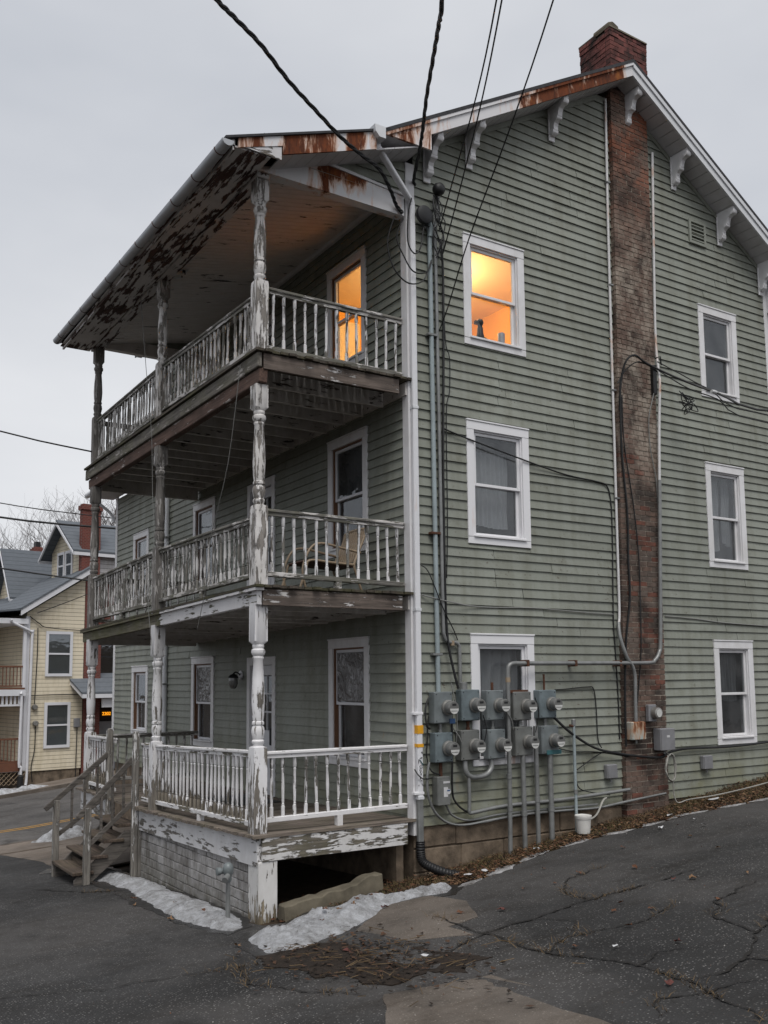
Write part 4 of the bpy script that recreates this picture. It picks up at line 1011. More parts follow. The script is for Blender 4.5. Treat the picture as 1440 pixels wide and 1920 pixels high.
# ---- things on and about the porch
def chair(loc, rz):
    t = thing('porch_chair', loc, 'tan metal armchair with brown seat on the second-floor porch', 'chair')
    F = lambda nm, pts, r, m='tan': MB().tube(smoothpath([(loc[0]+p[0], loc[1]+p[1], loc[2]+p[2]) for p in pts], 5), r, 8).build(nm, M[m], t, smooth=50)
    for s in (-.26, .26):
        F('arm', [(-.40,s,.0),(-.46,s,.30),(-.36,s,.56),(-.20,s,.64),(.10,s,.60),(.36,s,.56)], .016)
        F('rear_leg', [(.40,s,.0),(.30,s,.28),(.27,s,.42),(.40,s,.72),(.44,s,.86)], .016)
        F('front_leg', [(-.52,s,.0),(-.42,s,.30),(-.36,s,.42),(-.05,s,.41),(.27,s,.40)], .016)
    MB().hexa([(loc[0]-.40,loc[1]-.25,loc[2]+.41),(loc[0]+.28,loc[1]-.25,loc[2]+.37),(loc[0]+.28,loc[1]+.25,loc[2]+.37),(loc[0]-.40,loc[1]+.25,loc[2]+.41),
               (loc[0]-.40,loc[1]-.25,loc[2]+.435),(loc[0]+.28,loc[1]-.25,loc[2]+.395),(loc[0]+.28,loc[1]+.25,loc[2]+.395),(loc[0]-.40,loc[1]+.25,loc[2]+.435)]).build('seat', M['seat'], t, bevel=.01)
    F('back_top', [(.44,-.26,.86),(.45,-.15,.885),(.45,.15,.885),(.44,.26,.86)], .018)
    for i in range(9):
        s = -.22+i*.055; MB().bar((loc[0]+.285,loc[1]+s,loc[2]+.44), (loc[0]+.44,loc[1]+s,loc[2]+.87), .035, .008, (1,0,0)).build('back_slat', M['tan'], t)
chair((-.72, .86, d2(.9)), 0)
t = thing('wall_lantern', (-.02, 4.95, 1.5), 'black carriage lantern on ground-floor wall beside the door', 'lantern')
MB().turn([(0,.02,0),(.008,.075,0),(.02,.075,0),(.024,.05,0)], 18, (-.026, 4.95, 1.75), 'X').build('back_plate', M['far_white'], t, smooth=40)
MB().tube(smoothpath([(-.04,4.95,1.75),(-.12,4.95,1.80),(-.17,4.95,1.77)]), .012, 8).build('arm', M['black'], t, smooth=50)
MB().turn([(1.775,.012,0),(1.76,.05,0),(1.72,.085,0),(1.705,.088,0)], 16, (-.17, 4.95, 0)).build('hood', M['black'], t, smooth=50)
MB().turn([(1.704,.07,0),(1.62,.078,0),(1.56,.06,0),(1.53,.03,0)], 16, (-.17, 4.95, 0)).build('globe', M['meter_glass'], t, smooth=50)
t = thing('floodlight', (-1.78, 3.2, 7.45), 'small twin floodlight fixed under the porch roof eave', 'floodlight')
MB().box(-1.84, -1.72, 3.14, 3.26, 7.60, 7.63).build('base', M['white_metal'], t)
for s in (-.06, .06): MB().turn([(0,.02,0),(.05,.03,0),(.12,.05,0),(.13,.048,0)], 12, (-1.78, 3.2+s, 7.54), 'X').build('lamp_head', M['white_metal'], t, smooth=50); MB().box(-1.8, -1.76, 3.19+s, 3.21+s, 7.54, 7.6).build('stem', M['black'], t)
t = thing('gutter', (-2.6, 3.2, 7.4), 'half-round galvanised gutter along the porch roof eave', 'gutter')
GA, GB = Vector((-2.645,-.46,7.49)), Vector((-2.645,6.98,7.60)); n = 14; vs = []; rr = .068
for p in (GA, GB):
    for r_ in (rr, rr-.006):
        for k in range(n+1): a = math.pi+math.pi*k/n; vs.append((p.x+r_*math.cos(a), p.y, p.z+r_*math.sin(a)))
m_ = n+1; fs = [(k, k+1, 2*m_+k+1, 2*m_+k) for k in range(n)]+[(m_+k, m_+k+1, 3*m_+k+1, 3*m_+k) for k in range(n)]+[(0, m_, 3*m_, 2*m_), (n, m_+n, 3*m_+n, 2*m_+n)]
MB().add(vs, fs).build('trough', M['galv'], t, smooth=60)
for p in (GA, GB): MB().prism([(p.x+rr*math.cos(math.pi+math.pi*k/n), p.z+rr*math.sin(math.pi+math.pi*k/n)) for k in range(n+1)], 'Y', p.y-.003, p.y+.003).build('end_cap', M['galv'], t)
for i in range(11):
    p = GA.lerp(GB, .03+i*.092); MB().tube([(p.x+(rr+.002)*math.cos(math.pi+math.pi*k/10), p.y, p.z+(rr+.002)*math.sin(math.pi+math.pi*k/10)) for k in range(11)], .006, 5).build('hanger', M['rust'], t)
for i, pts in enumerate(([(-2.12,4.05,7.45),(-2.13,3.7,6.2),(-2.13,3.42,5.2),(-2.12,3.36,4.3),(-2.14,3.2,3.6),(-2.14,3.42,2.9),(-2.12,3.3,2.2),(-2.1,3.15,1.75)], [(-2.12,.36,5.3),(-2.12,.7,4.2),(-2.12,1.2,3.4),(-2.13,1.25,2.95),(-2.12,1.6,2.3)])):
    cable('hanging_cord', pts, .0045, M['wire_grey'], ('thin pale cord hanging from the porch roof past the middle posts', 'thin pale cord hanging from the upper deck near corner post')[i], 'cord')
tag(MB().box(-.95, -.25, 3.0, 4.2, d1(4)+.003, d1(4)+.018).build('door_mat', M['black'], None), 'dark door mat on the ground-floor porch boards', 'mat')
# fire hose connection standing in front of the skirt
t = thing('standpipe', (-2.34, .10, -1.0), 'grey standpipe with valve head in front of the block skirt', 'standpipe')
MB().tube([(-2.34,.10,g(-2.34,.10)-.1),(-2.34,.10,-.46)], .026, 10).build('pipe', M['pipe'], t, smooth=50)
MB().turn([(-.47,.034,0),(-.44,.04,0),(-.40,.04,0),(-.385,.055,0),(-.33,.058,0),(-.29,.045,0),(-.27,.02,0)], 14, (-2.34,.10,0)).build('valve_body', M['meter_box'], t, smooth=45)
MB().turn([(0,.03,0),(.06,.03,0),(.065,.042,0),(.10,.042,0),(.105,.02,0)], 12, (-2.35,.14,-.36), 'X').build('outlet', M['meter_box'], t, smooth=45)
MB().tube([(-2.36,.06,-.40),(-2.42,.0,-.43)], [.03,.034], 10).build('outlet_cap', M['pipe'], t, smooth=45)
# ------------------------------------------------------------------ gutters, downspout
t = thing('downspout', (0, -.07, -.6), 'white corner downspout with black corrugated foot and yellow tape', 'downspout')
def rtube(pts, w_, d_): 
    mb = MB()
    for a, b in zip(pts[:-1], pts[1:]): mb.bar(a, b, w_, d_, (0,-1,0) if abs(a[0]-b[0]) < .05 and abs(a[1]-b[1]) < .05 else (0,0,1))
    return mb
for (za, zc) in ((5.02, 7.66), (2.5, 5.0), (.25, 2.48)): rtube([(.035,-.068,za),(.035,-.068,zc)], .078, .062).build('pipe_length', M['pvc'], t, bevel=.012)
rtube([(.035,-.068,-.30),(.035,-.068,.25)], .076, .06).build('bare_pipe_foot', M['pipe'], t, bevel=.012)
for z in (5.01, 2.49, .245): MB().box(-.008, .078, -.104, -.032, z-.02, z+.02).build('joint', M['white_metal'], t, bevel=.004)
for z in (1.24, .30): MB().box(-.06, .08, -.102, -.030, z-.016, z+.016).build('strap', M['trim_rust'], t, bevel=.003)
MB().box(-.006, .076, -.1035, -.0325, 1.0, 1.10).build('yellow_tape', M['yellow'], t); MB().box(-.006, .076, -.1035, -.0325, .84, .88).build('yellow_tape', M['yellow'], t)
mk = MB()
for i in range(26):
    zc = .35+R.random()*.45; xc = R.uniform(.0, .055); mk.bar((xc,-.1022,zc), (xc+R.uniform(-.018,.018),-.1022,zc+R.uniform(-.035,.035)), .0035, .007, (0,-1,0))
mk.build('marker_scrawl', M['marker'], t)
MB().bar((.02,-.1024,.69), (.06,-.1024,.63), .004, .03, (0,-1,0)).build('teal_mark', M['teal'], t)
rtube([(.035,-.068,7.64),(.02,-.075,7.72)], .078, .062).build('elbow', M['pvc'], t, bevel=.01)
rtube([(.02,-.075,7.70),(-.62,-.30,8.12)], .075, .062).build('elbow_arm', M['pvc'], t, bevel=.012)
rtube([(-.615,-.298,8.08),(-.66,-.31,8.24)], .08, .065).build('elbow_top', M['pvc'], t, bevel=.01)
cpts = smoothpath([(.035,-.068,-.26),(.035,-.07,-.40),(.05,-.10,-.50),(.13,-.20,-.565),(.24,-.33,-.615),(.34,-.42,-.635)], 14)
MB().tube(cpts, [.052+.006*(i % 3 == 0) for i in range(len(cpts))], 12).build('corrugated_foot', M['black'], t, smooth=30)
t = thing('eave_gutter', (-.66, 4, 8.2), 'white box gutter at the main roof eave above the porch roof', 'gutter')
MB().prism([(-.61,8.14),(-.70,8.14),(-.755,8.20),(-.765,8.285),(-.757,8.285),(-.695,8.15),(-.618,8.15),(-.618,8.285),(-.61,8.285)], 'Y', -.47, 8.6).build('trough', M['white_metal'], t)
MB().prism([(-.61,8.14),(-.70,8.14),(-.755,8.20),(-.765,8.285),(-.61,8.285)], 'Y', -.475, -.466).build('end_cap', M['white_metal'], t)
# drainpipe on the front wall beyond the porch
t = thing('wall_drainpipe', (-.06, 8.5, -1), 'round grey drainpipe on green front wall beyond the porch', 'drainpipe')
MB().tube([(-.06,8.5,-1.1),(-.06,8.5,7.9)], .05, 10).build('pipe', M['white_metal'], t, smooth=50)
for z in (1.6, 4.5): MB().box(-.12, .0, 8.43, 8.57, z, z+.03).build('bracket', M['pipe'], t)
# ------------------------------------------------------------------ electric meters
def meter(x0, x1, z0, z1, label, mat, dy=-.02, ring=True, tab=None):
    t = thing('electric_meter', ((x0+x1)/2, -.03, z0), label, 'meter', 'electric meters on the gable wall')
    yb = -.028; yf = -.150+R.uniform(-.01, .01)
    MB().box(x0, x1, yf, yb, z0, z1).build('box', M[mat], t, bevel=.008)
    MB().box(x0+.004, x1-.004, yf-.006, yf-.0005, z0+.01, z1-.004).build('cover', M[mat], t, bevel=.003)
    xc, zc = (x0+x1)/2+.055, (z0+z1)/2+dy; r = .080
    MB().turn([(0,r+.012,0),(.03,r+.012,0),(.034,r,0)], 28, (xc, yf-.006, zc), 'Y').build('ring', M['meter_ring'], t, smooth=35)
    MB().turn([(.034,r,0),(.10,r,0),(.13,r*.97,0),(.14,r*.88,0)], 28, (xc, yf-.006, zc), 'Y').build('glass_cover', M['meter_glass'], t, smooth=35)
    MB().turn([(.03,r*1.02,0),(.05,r*1.02,0)], 28, (xc, yf-.006, zc), 'Y').build('collar', M['meter_ring'], t, smooth=35)
    MB().prism([(xc+r*.80*math.cos(a), zc-.012+r*.80*math.sin(a)) for a in [math.pi+math.pi*k/12 for k in range(13)]], 'Y', yf-.148, yf-.1465).build('dial_plate', M['dial'], t)
    d_ = MB()
    for i in range(5): d_.box(xc-.045+i*.019, xc-.033+i*.019, yf-.1495, yf-.1481, zc-.045, zc-.036)
    d_.box(xc-.03, xc+.03, yf-.1478, yf-.1466, zc+.022, zc+.048).build('dial_print', M['marker'], t)
    s_ = MB()
    for (a, b) in ((x0+.025, z0+.03), (x1-.025, z0+.03), (x0+.025, z1-.03), (x1-.025, z1-.03)): s_.turn([(0,.007,0),(.004,.006,0)], 8, (a, yf-.006, b), 'Y')
    s_.build('screws', M['black'], t)
    if tab: MB().box(x1-.05 if tab == 'blue' else x0+.07, x1+.03, yf-.016, yf-.008, z0-.005, z0+.055 if tab == 'blue' else z0+.05).build('tab', M['blue' if tab == 'blue' else 'teal'], t)
ORD = ('first', 'second', 'third', 'fourth', 'fifth')
TOPX = [(.207,.473,1.114,1.494),(.623,.902,1.133,1.514),(1.023,1.290,1.125,1.501),(1.461,1.753,1.111,1.476),(1.894,2.184,1.127,1.493)]
BOTX = [(.213,.467,.647,1.003),(.606,.889,.651,1.020),(1.024,1.293,.648,1.014),(1.476,1.762,.663,1.030),(1.915,2.207,.664,1.030)]
for i, q in enumerate(TOPX): meter(*q, 'grey electric meter, %s from the white downspout in the upper row' % ORD[i], ('meter_box','meter_box3','meter_box','meter_box2','meter_box3')[i], .0, True, 'blue' if i == 0 else None)
for i, q in enumerate(BOTX): meter(*q, 'grey electric meter, %s from the white downspout in the lower row' % ORD[i], ('meter_box3','meter_box2','meter_box','meter_box2','meter_box')[i], -.01, True, 'teal' if i == 4 else None)
t = thing('disconnect_box', (.335, -.03, .14), 'grey switch box with stickers below the first meter column', 'switch box')
MB().box(.242, .429, -.15, -.028, .141, .481).build('box', M['meter_box2'], t, bevel=.008); MB().box(.248, .423, -.156, -.1505, .145, .44).build('cover', M['meter_box2'], t, bevel=.003)
MB().box(.325, .385, -.159, -.157, .24, .355).build('sticker', M['sticker'], t); MB().turn([(0,.033,0),(.001,.033,0)], 16, (.395,-.1595,.30), 'Y').build('round_sticker', M['sticker'], t)
MB().box(.372, .418, -.162, -.161, .305, .322).build('blue_print', M['blue'], t); MB().box(.32, .42, -.1585, -.157, .40, .425).build('label_strip', M['sticker'], t)
def nip(name, pts, r, mat, label, cat='pipe', k=4, n=10): return tag(MB().tube(smoothpath(pts, k), r, n).build(name, M[mat], None, smooth=55), label, cat)
# couplings between the boxes
for i in range(5):
    xa = (TOPX[i][0]+TOPX[i][1])/2
    tag(MB().turn([(BOTX[i][3]-.01,.026,0),(BOTX[i][3]+.03,.026,0),(BOTX[i][3]+.032,.02,0),(TOPX[i][2]-.03,.02,0),(TOPX[i][2]-.028,.026,0),(TOPX[i][2]+.01,.026,0)], 12, (xa, -.085, 0)).build('pipe_nipple', M['rust' if i in (1,) else 'pipe'], None, smooth=40),
        'short pipe joining the upper and lower meters, %s column from the downspout' % ORD[i], 'pipe')
nip('pipe_nipple', [(.335,-.085,.47),(.335,-.085,.66)], .022, 'rust', 'rusty short pipe between switch box and first lower meter')
# standing conduits
for (x, zt, zbm, r, mt, lb) in ((1.613,.68,-.60,.033,'pipe','grey conduit rising from the ground to the fourth lower meter'), (1.84,1.03,-.58,.031,'pipe','grey conduit with rust stain standing between fourth and fifth meters'),
                             (2.075,.68,-.56,.036,'pipe','grey conduit rising from the ground to the fifth lower meter'), (2.515,1.04,-.50,.021,'pipe_blue','thin galvanised post standing right of the meters')):
    t = thing('conduit', (x, -.12, zbm), lb, 'conduit')
    MB().tube([(x,-.12,zbm),(x,-.12,zt)], r, 14).build('pipe', M[mt], t, smooth=50)
    for zz in (zbm+.42*(zt-zbm),): MB().turn([(zz-.03,r+.007,0),(zz+.03,r+.007,0)], 14, (x,-.12,0)).build('coupling', M['pipe'], t, smooth=40)
    if x > 2.4: MB().turn([(1.02,.03,0),(1.09,.03,0),(1.10,.02,0)], 10, (x,-.12,0)).build('post_clamp', M['pipe'], t, smooth=40); MB().tube([(x,-.12,1.0),(x-.08,-.13,1.02)], .016, 8).build('clamp_bolt', M['rust'], t)
# the long pipe that rises, runs right and climbs the chimney
t = thing('gas_pipe', (1.36, -.13, -.62), 'grey pipe rising from ground, running right and climbing the chimney edge', 'pipe')
MB().tube(smoothpath([(1.36,-.13,-.62),(1.375,-.13,.4),(1.385,-.13,1.55),(1.39,-.13,1.74),(1.41,-.135,1.81),(1.48,-.14,1.838),(1.7,-.14,1.84),(3.0,-.15,1.845),(3.95,-.16,1.85),(4.1,-.16,1.885),(4.2,-.16,2.0),(4.24,-.16,2.2),(4.30,-.16,3.35),(4.36,-.16,4.54)], 5), .029, 14).build('pipe', M['pipe'], t, smooth=50)
MB().tube(smoothpath([(4.36,-.16,4.54),(4.40,-.16,5.3),(4.468,-.15,6.02),(4.50,-.11,6.25),(4.535,-.05,7.0),(4.64,-.05,9.8)], 5), .021, 10).build('upper_pipe', M['pipe_white'], t, smooth=50)
MB().box(1.36, 1.72, -.13, -.115, 1.46, 1.50).build('strut', M['rust'], t); MB().turn([(1.60,.033,0),(1.66,.033,0)], 12, (1.387,-.13,0)).build('tape', M['tan'], t)
for x in (1.7, 2.55, 3.4): MB().box(x-.02, x+.02, -.18, -.03, 1.80, 1.885).build('clip', M['rust'], t, bevel=.004)
for z in (.02, .42): MB().turn([(z-.03,.036,0),(z+.03,.036,0)], 14, (1.37,-.13,0)).build('coupling', M['pipe'], t, smooth=40)
t = thing('chimney_pipe', (3.55, -.06, 1), 'white pipe running down left edge of chimney into the rusty box', 'pipe')
MB().tube(smoothpath([(3.64,-.05,10.35),(3.6,-.05,8.5),(3.578,-.05,6.87),(3.563,-.05,5.26),(3.547,-.05,3.7),(3.537,-.05,2.6),(3.50,-.06,2.4)], 4), .019, 10).build('upper_pipe', M['pipe_white'], t, smooth=50)
MB().tube(smoothpath([(3.50,-.06,2.42),(3.46,-.12,2.2),(3.545,-.155,1.92),(3.64,-.16,1.80),(3.683,-.16,1.64),(3.672,-.16,1.3),(3.667,-.16,1.03)], 5), .026, 12).build('lower_pipe', M['pipe'], t, smooth=50)
for z in (9.0, 7.4, 5.8, 4.2): MB().box(3.53+.0105*(z-4), 3.60+.0105*(z-4), -.08, -.02, z, z+.02).build('clip', M['pipe'], t)
# service conduits by the corner
t = thing('service_conduit', (.32, -.06, 1.5), 'blue-grey service conduit running down the corner to first meter', 'conduit')
MB().tube([(.312,-.062,7.34),(.322,-.062,4.4),(.336,-.062,1.49)], .030, 12).build('pipe', M['pipe_blue'], t, smooth=50)
for z in (6.0, 3.45, 1.95): MB().box(.25, .39, -.098, -.024, z-.015, z+.015).build('strap', M['rust' if z == 3.45 else 'pipe'], t, bevel=.003)
MB().turn([(7.30,.034,0),(7.38,.036,0),(7.42,.05,0),(7.47,.055,0),(7.50,.03,0)], 12, (.312,-.075,0)).build('weatherhead', M['pipe_blue'], t, smooth=45)
t = thing('service_conduit', (.43, -.06, 1.5), 'grey service conduit with dog-leg running down to second meter', 'conduit')
MB().tube(smoothpath([(.395,-.062,7.62),(.405,-.062,6.5),(.412,-.062,5.0),(.42,-.062,3.4),(.428,-.062,2.35),(.44,-.062,2.18),(.50,-.062,2.105),(.60,-.062,2.10),(.655,-.062,2.07),(.672,-.062,1.98),(.672,-.062,1.52)], 5), .024, 12).build('pipe', M['pipe'], t, smooth=50)
MB().turn([(1.50,.05,0),(1.60,.05,0),(1.61,.03,0)], 14, (.70,-.09,0)).build('hub', M['pipe'], t, smooth=45); MB().turn([(2.06,.03,0),(2.12,.03,0)], 12, (.56,-.062,0)).build('tape', M['tan'], t)
t = thing('weatherhead', (.40, -.14, 7.5), 'black round weatherhead above tangled service wires', 'weatherhead')
MB().turn([(0,.03,0),(.02,.075,0),(.07,.085,0),(.11,.07,0),(.13,.03,0)], 18, (.40,-.10,7.93), 'Y').build('hood', M['black'], t, smooth=50)
MB().turn([(7.55,.03,0),(7.8,.03,0),(7.86,.045,0)], 12, (.41,-.10,0)).build('neck', M['pipe'], t, smooth=45)
t = thing('round_junction', (.17, -.10, 7.4), 'big black round junction cover beside the white corner board', 'junction')
MB().turn([(0,.09,0),(.02,.118,0),(.05,.122,0),(.075,.115,0),(.09,.08,0),(.095,.02,0)], 24, (.175,-.10,7.53), 'Y').build('cover', M['black'], t, smooth=40)
MB().bar((.2,-.04,7.45), (.3,-.06,7.40), .03, .03).build('arm', M['pipe'], t)
for i in range(7):   # loose drops round the weatherhead
    x = .36+R.uniform(-.06, .12); z = 7.85; pts = [(x,-.13,z)]
    for j in range(5): pts.append((x+R.uniform(-.07,.09), -.12-R.uniform(0,.08), z-.17*(j+1)))
    cable('drop_wire', pts, .0075, M['wire'], 'thin black drop wire tangled below the weatherhead', 'wire', 'loose drop wires at the corner')
for i, pts in enumerate(([(.30,-.10,7.42),(.18,-.13,7.38),(.12,-.14,7.10),(.02,-.14,6.98),(-.08,-.14,7.12),(-.06,-.13,7.5),(.0,-.12,7.72)], [(.31,-.1,6.95),(.2,-.13,6.78),(.0,-.14,6.74),(-.14,-.14,6.9),(-.22,-.1,7.15),(-.12,-.1,7.42)],
                         [(.31,-.1,6.98),(.15,-.14,6.66),(-.1,-.16,6.56),(-.3,-.14,6.72),(-.36,-.1,7.05),(-.25,-.1,7.42)])):
    cable('wire_loop', pts, .009, M['wire'], ('small', 'middle', 'largest')[i]+' loop of slack black wire hanging at the porch corner', 'wire', None, 6)
# ------------------------------------------------------------------ overhead service cables
def twisted(name, pts, r, label):
    P = smoothpath(pts, 10); t = thing(name, P[-1], label, 'cable')
    for k in range(3):
        Q = []
        for i, p in enumerate(P):
            d = (P[min(i+1,len(P)-1)]-P[max(i-1,0)]).normalized(); x = d.cross(Vector((0,0,1))).normalized(); y = x.cross(d); a = i*.55+k*2.094; Q.append(p+x*math.cos(a)*r*.9+y*math.sin(a)*r*.9)
        MB().tube(Q, r*.85, 6).build('strand', M['wire'], t, smooth=50)
e = Vector((-3.571,-2.279,7.58)); dd = Vector((-.34,-.29,-.06))
twisted('service_drop', [e+dd*8+Vector((0,0,1.6)), e+dd*4+Vector((0,0,.45)), e+dd*1.6+Vector((0,0,.02)), (-3.571,-2.279,7.58),(-3.256,-2.015,7.67),(-2.836,-1.694,7.754),(-2.359,-1.32,7.782),(-1.879,-1.01,7.793),(-1.379,-.723,7.777),(-.982,-.539,7.773),(-.658,-.403,7.765),(-.366,-.202,7.67),(-.202,-.07,7.592),(-.1,-.06,7.52)], .0145,
        'thick twisted service cable sloping from upper left to porch corner')
e = Vector((-2.004,-3.509,7.434)); dd = Vector((-.4,-.6,-.15))
twisted('service_drop', [e+dd*6+Vector((0,0,1.5)), e+dd*3+Vector((0,0,.35)), (-2.004,-3.509,7.434),(-1.622,-2.928,7.647),(-1.264,-2.349,7.809),(-.852,-1.661,7.939),(-.49,-1.076,7.997),(-.256,-.676,8.011),(.05,-.106,7.998),(.12,-.03,7.97)], .0135, 'twisted cable dropping from the top edge to the corner bracket')
for nm, pts, r, lb in (('overhead_wire', [(-3.2,-6.2,7.3),(-1.611,-3.761,7.429),(-.676,-2.292,7.648),(.001,-.995,7.561),(.403,-.15,7.381)], .008, 'thin overhead wire to the weatherhead, left one of the close pair'),
                       ('overhead_wire', [(-3.2,-6.3,7.3),(-1.573,-3.786,7.428),(-.705,-2.432,7.56),(-.044,-1.215,7.41),(.482,-.12,7.106)], .008, 'thin overhead wire to the weatherhead, right one of the close pair'),
                       ('overhead_wire', [(-2.6,-6.5,7.6),(-1.199,-4.026,7.424),(-.497,-2.633,7.232),(.014,-1.26,6.723),(.317,-.424,6.249),(.411,-.10,6.057)], .008, 'thin overhead wire crossing in front of the lit gable window')):
    cable(nm, pts, r, M['wire'], lb, 'wire')
# wires on the wall
W = lambda nm, pts, r, mt, lb: cable(nm, pts, r, M[mt], lb, 'cable')
W('wall_cable', [(.468,-.09,7.293),(.509,-.075,6.799),(.499,-.06,5.522),(.472,-.06,4.476),(.466,-.06,3.454),(.466,-.065,2.653),(.48,-.08,2.126),(.545,-.11,1.733),(.60,-.12,1.53)], .017, 'wire', 'thick black cable bundle running down beside the service conduits')
W('wall_cable', [(.52,-.05,7.0),(.545,-.05,6.0),(.60,-.06,5.75),(.59,-.06,5.3),(.54,-.05,5.0),(.53,-.05,3.6),(.50,-.05,2.9)], .007, 'wire', 'thin slack black wire right of the service conduits')
W('wall_cable', [(.478,-.045,4.817),(.92,-.05,4.723),(1.868,-.055,4.554),(2.595,-.035,4.452),(3.211,-.03,4.42),(3.4,-.03,4.371),(3.464,-.03,4.16),(3.473,-.03,3.696),(3.432,-.03,2.474),(3.445,-.03,2.098),(3.47,-.03,1.425),(3.47,-.03,.796)], .010, 'wire', 'black cable crossing second-floor window then dropping beside chimney')
W('wall_cable', [(.126,-.03,2.679),(.432,-.10,2.611),(1.038,-.03,2.559),(1.94,-.03,2.575),(2.714,-.03,2.549),(3.435,-.03,2.534)], .009, 'wire_grey', 'grey cable running along the siding above ground-floor window')
W('wall_cable', [(4.511,-.03,2.542),(5.137,-.03,2.52),(5.882,-.03,2.474),(6.947,-.03,2.448),(7.4,-.03,2.424)], .009, 'wire_grey', 'grey cable running along the siding right of chimney')
W('wall_cable', [(.119,-.05,3.039),(.197,-.10,2.944),(.391,-.11,2.522),(.592,-.05,2.262),(.655,-.05,2.13)], .008, 'wire', 'black wire slanting from the downspout across the service conduits')
W('chimney_cable', [(3.622,-.14,5.688),(3.633,-.12,4.86),(3.697,-.12,4.008),(3.681,-.12,3.312),(3.685,-.12,2.777),(3.577,-.12,2.17),(3.515,-.12,1.425),(3.497,-.12,.691)], .016, 'wire', 'thick black cable running down the left side of chimney')
W('chimney_cable', [(3.658,-.14,5.733),(3.686,-.12,5.024),(3.834,-.12,4.098),(3.901,-.12,3.326),(3.891,-.12,2.556),(3.871,-.12,2.023),(3.787,-.12,1.496),(3.738,-.12,1.198)], .009, 'wire', 'thin black cable running down the middle of chimney')
W('line_cable', [(3.62,-.12,5.5),(3.646,-.14,5.925),(3.70,-.20,6.22),(3.85,-.24,6.33),(4.1,-.24,6.25),(4.411,-.5,6.02),(4.72,-.95,5.72),(5.3,-1.75,5.30),(7.5,-4.9,4.9),(9.5,-7.8,5.3)], .017, 'wire', 'thick black cable arching off the chimney and out to the right')
W('line_cable', [(4.429,-.151,6.364),(4.596,-.381,6.162),(4.849,-.738,5.844),(5.291,-1.375,5.366),(7.4,-4.4,4.6),(9.6,-7.6,5.2)], .009, 'wire', 'upper thin black wire leaving the chimney bracket to the right')
W('line_cable', [(4.456,-.151,6.228),(4.743,-.442,5.924),(5.027,-.733,5.728),(5.502,-1.224,5.315),(7.5,-4.2,4.4),(9.7,-7.4,5.1)], .009, 'wire', 'lower thin black wire leaving the chimney bracket to the right')
W('chimney_loop', [(3.60,-.12,5.9),(3.75,-.15,6.12),(4.0,-.17,6.28),(4.3,-.17,6.24),(4.42,-.16,6.2)], .010, 'wire', 'second thinner black loop over the chimney below the arch')
W('chimney_wire', [(4.42,-.15,6.1),(4.30,-.14,5.75),(4.22,-.13,5.45),(4.24,-.12,5.0),(4.33,-.12,4.6),(4.35,-.12,4.2)], .008, 'wire_grey', 'grey wire dropping from the bracket down the chimney right edge')
t = thing('wall_bracket', (4.38, -.12, 6.0), 'black cable bracket with white insulator on the chimney edge', 'bracket')
MB().box(4.33, 4.41, -.16, -.095, 5.85, 6.3).build('plate', M['black'], t, bevel=.01); MB().turn([(0,.025,0),(.05,.03,0),(.10,.025,0)], 10, (4.72,-.95,5.72), 'X').build('insulator', M['sticker'], t, smooth=45)
MB().tube([(4.37,-.16,6.4),(4.42,-.22,6.42),(4.46,-.2,6.3)], .012, 6).build('hook', M['black'], t)
cl = []
for i in range(46):
    a = i*.62+R.uniform(-.5,.5); rr_ = R.uniform(.03,.21); cl.append((4.83+rr_*math.cos(a)*.9+.03*math.sin(i*.2), -.30-R.uniform(0,.1), 5.74+rr_*math.sin(a)*.8+.06*math.cos(i*.23)))
W('wire_tangle', cl, .007, 'wire', 'tangled coil of black wire hanging beside chimney bracket'); bpy.data.objects['wire_tangle']['category'] = 'wire'
W('low_cable', [(2.219,-.06,1.132),(2.468,-.12,.914),(2.902,-.10,.705),(3.305,-.09,.614),(3.723,-.14,.549),(4.157,-.15,.512),(4.407,-.09,.567),(4.847,-.06,.6),(5.694,-.06,.584),(6.603,-.06,.608),(7.154,-.06,.651)], .018, 'wire', 'thick black cable sagging along the wall from meters past chimney')
W('low_cable', [(2.30,-.04,.72),(2.6,-.04,.66),(3.01,-.05,.637),(3.55,-.1,.548)], .008, 'wire', 'thin black cable along the siding just right of lower meters')
W('low_cable', [(2.269,-.04,1.493),(2.462,-.04,1.498),(2.859,-.04,1.522),(2.989,-.04,1.491),(3.027,-.04,1.214),(3.039,-.04,.815),(3.084,-.06,.69)], .008, 'wire', 'black wire running right from fifth upper meter then straight down')
W('low_cable', [(2.62,-.05,.42),(2.9,-.05,.55),(3.08,-.05,.62)], .007, 'wire', 'short black wire slanting up the siding behind the thin post')
W('low_cable', [(2.57,-.06,.4),(2.62,-.06,.2),(2.8,-.06,.12),(3.2,-.07,.05)], .008, 'wire', 'black wire curling down the siding to the base pipes')
W('base_conduit', [(.159,-.10,.66),(.125,-.1,.496),(.136,-.1,.276),(.226,-.1,.07),(.406,-.1,-.071),(.663,-.1,-.125),(1.08,-.1,-.104),(1.603,-.075,-.083),(2.339,-.075,-.089),(2.924,-.09,-.101),(3.4,-.13,-.057),(4.251,-.13,.002)], .017, 'pipe', 'lowest grey flexible conduit sweeping along the wall base')
W('base_conduit', [(.40,-.08,.16),(.43,-.08,.10),(.518,-.08,-.007),(.762,-.08,-.079),(1.183,-.08,-.05),(1.802,-.06,-.048),(2.552,-.06,-.053),(2.946,-.08,-.056)], .015, 'pipe', 'second grey flexible conduit from switch box along the base')
W('base_conduit', [(.535,-.06,1.471),(.537,-.06,.823),(.509,-.08,.311),(.562,-.08,.148),(.723,-.08,.027),(.847,-.08,.01)], .013, 'wire', 'black flexible conduit between first and second meter columns')
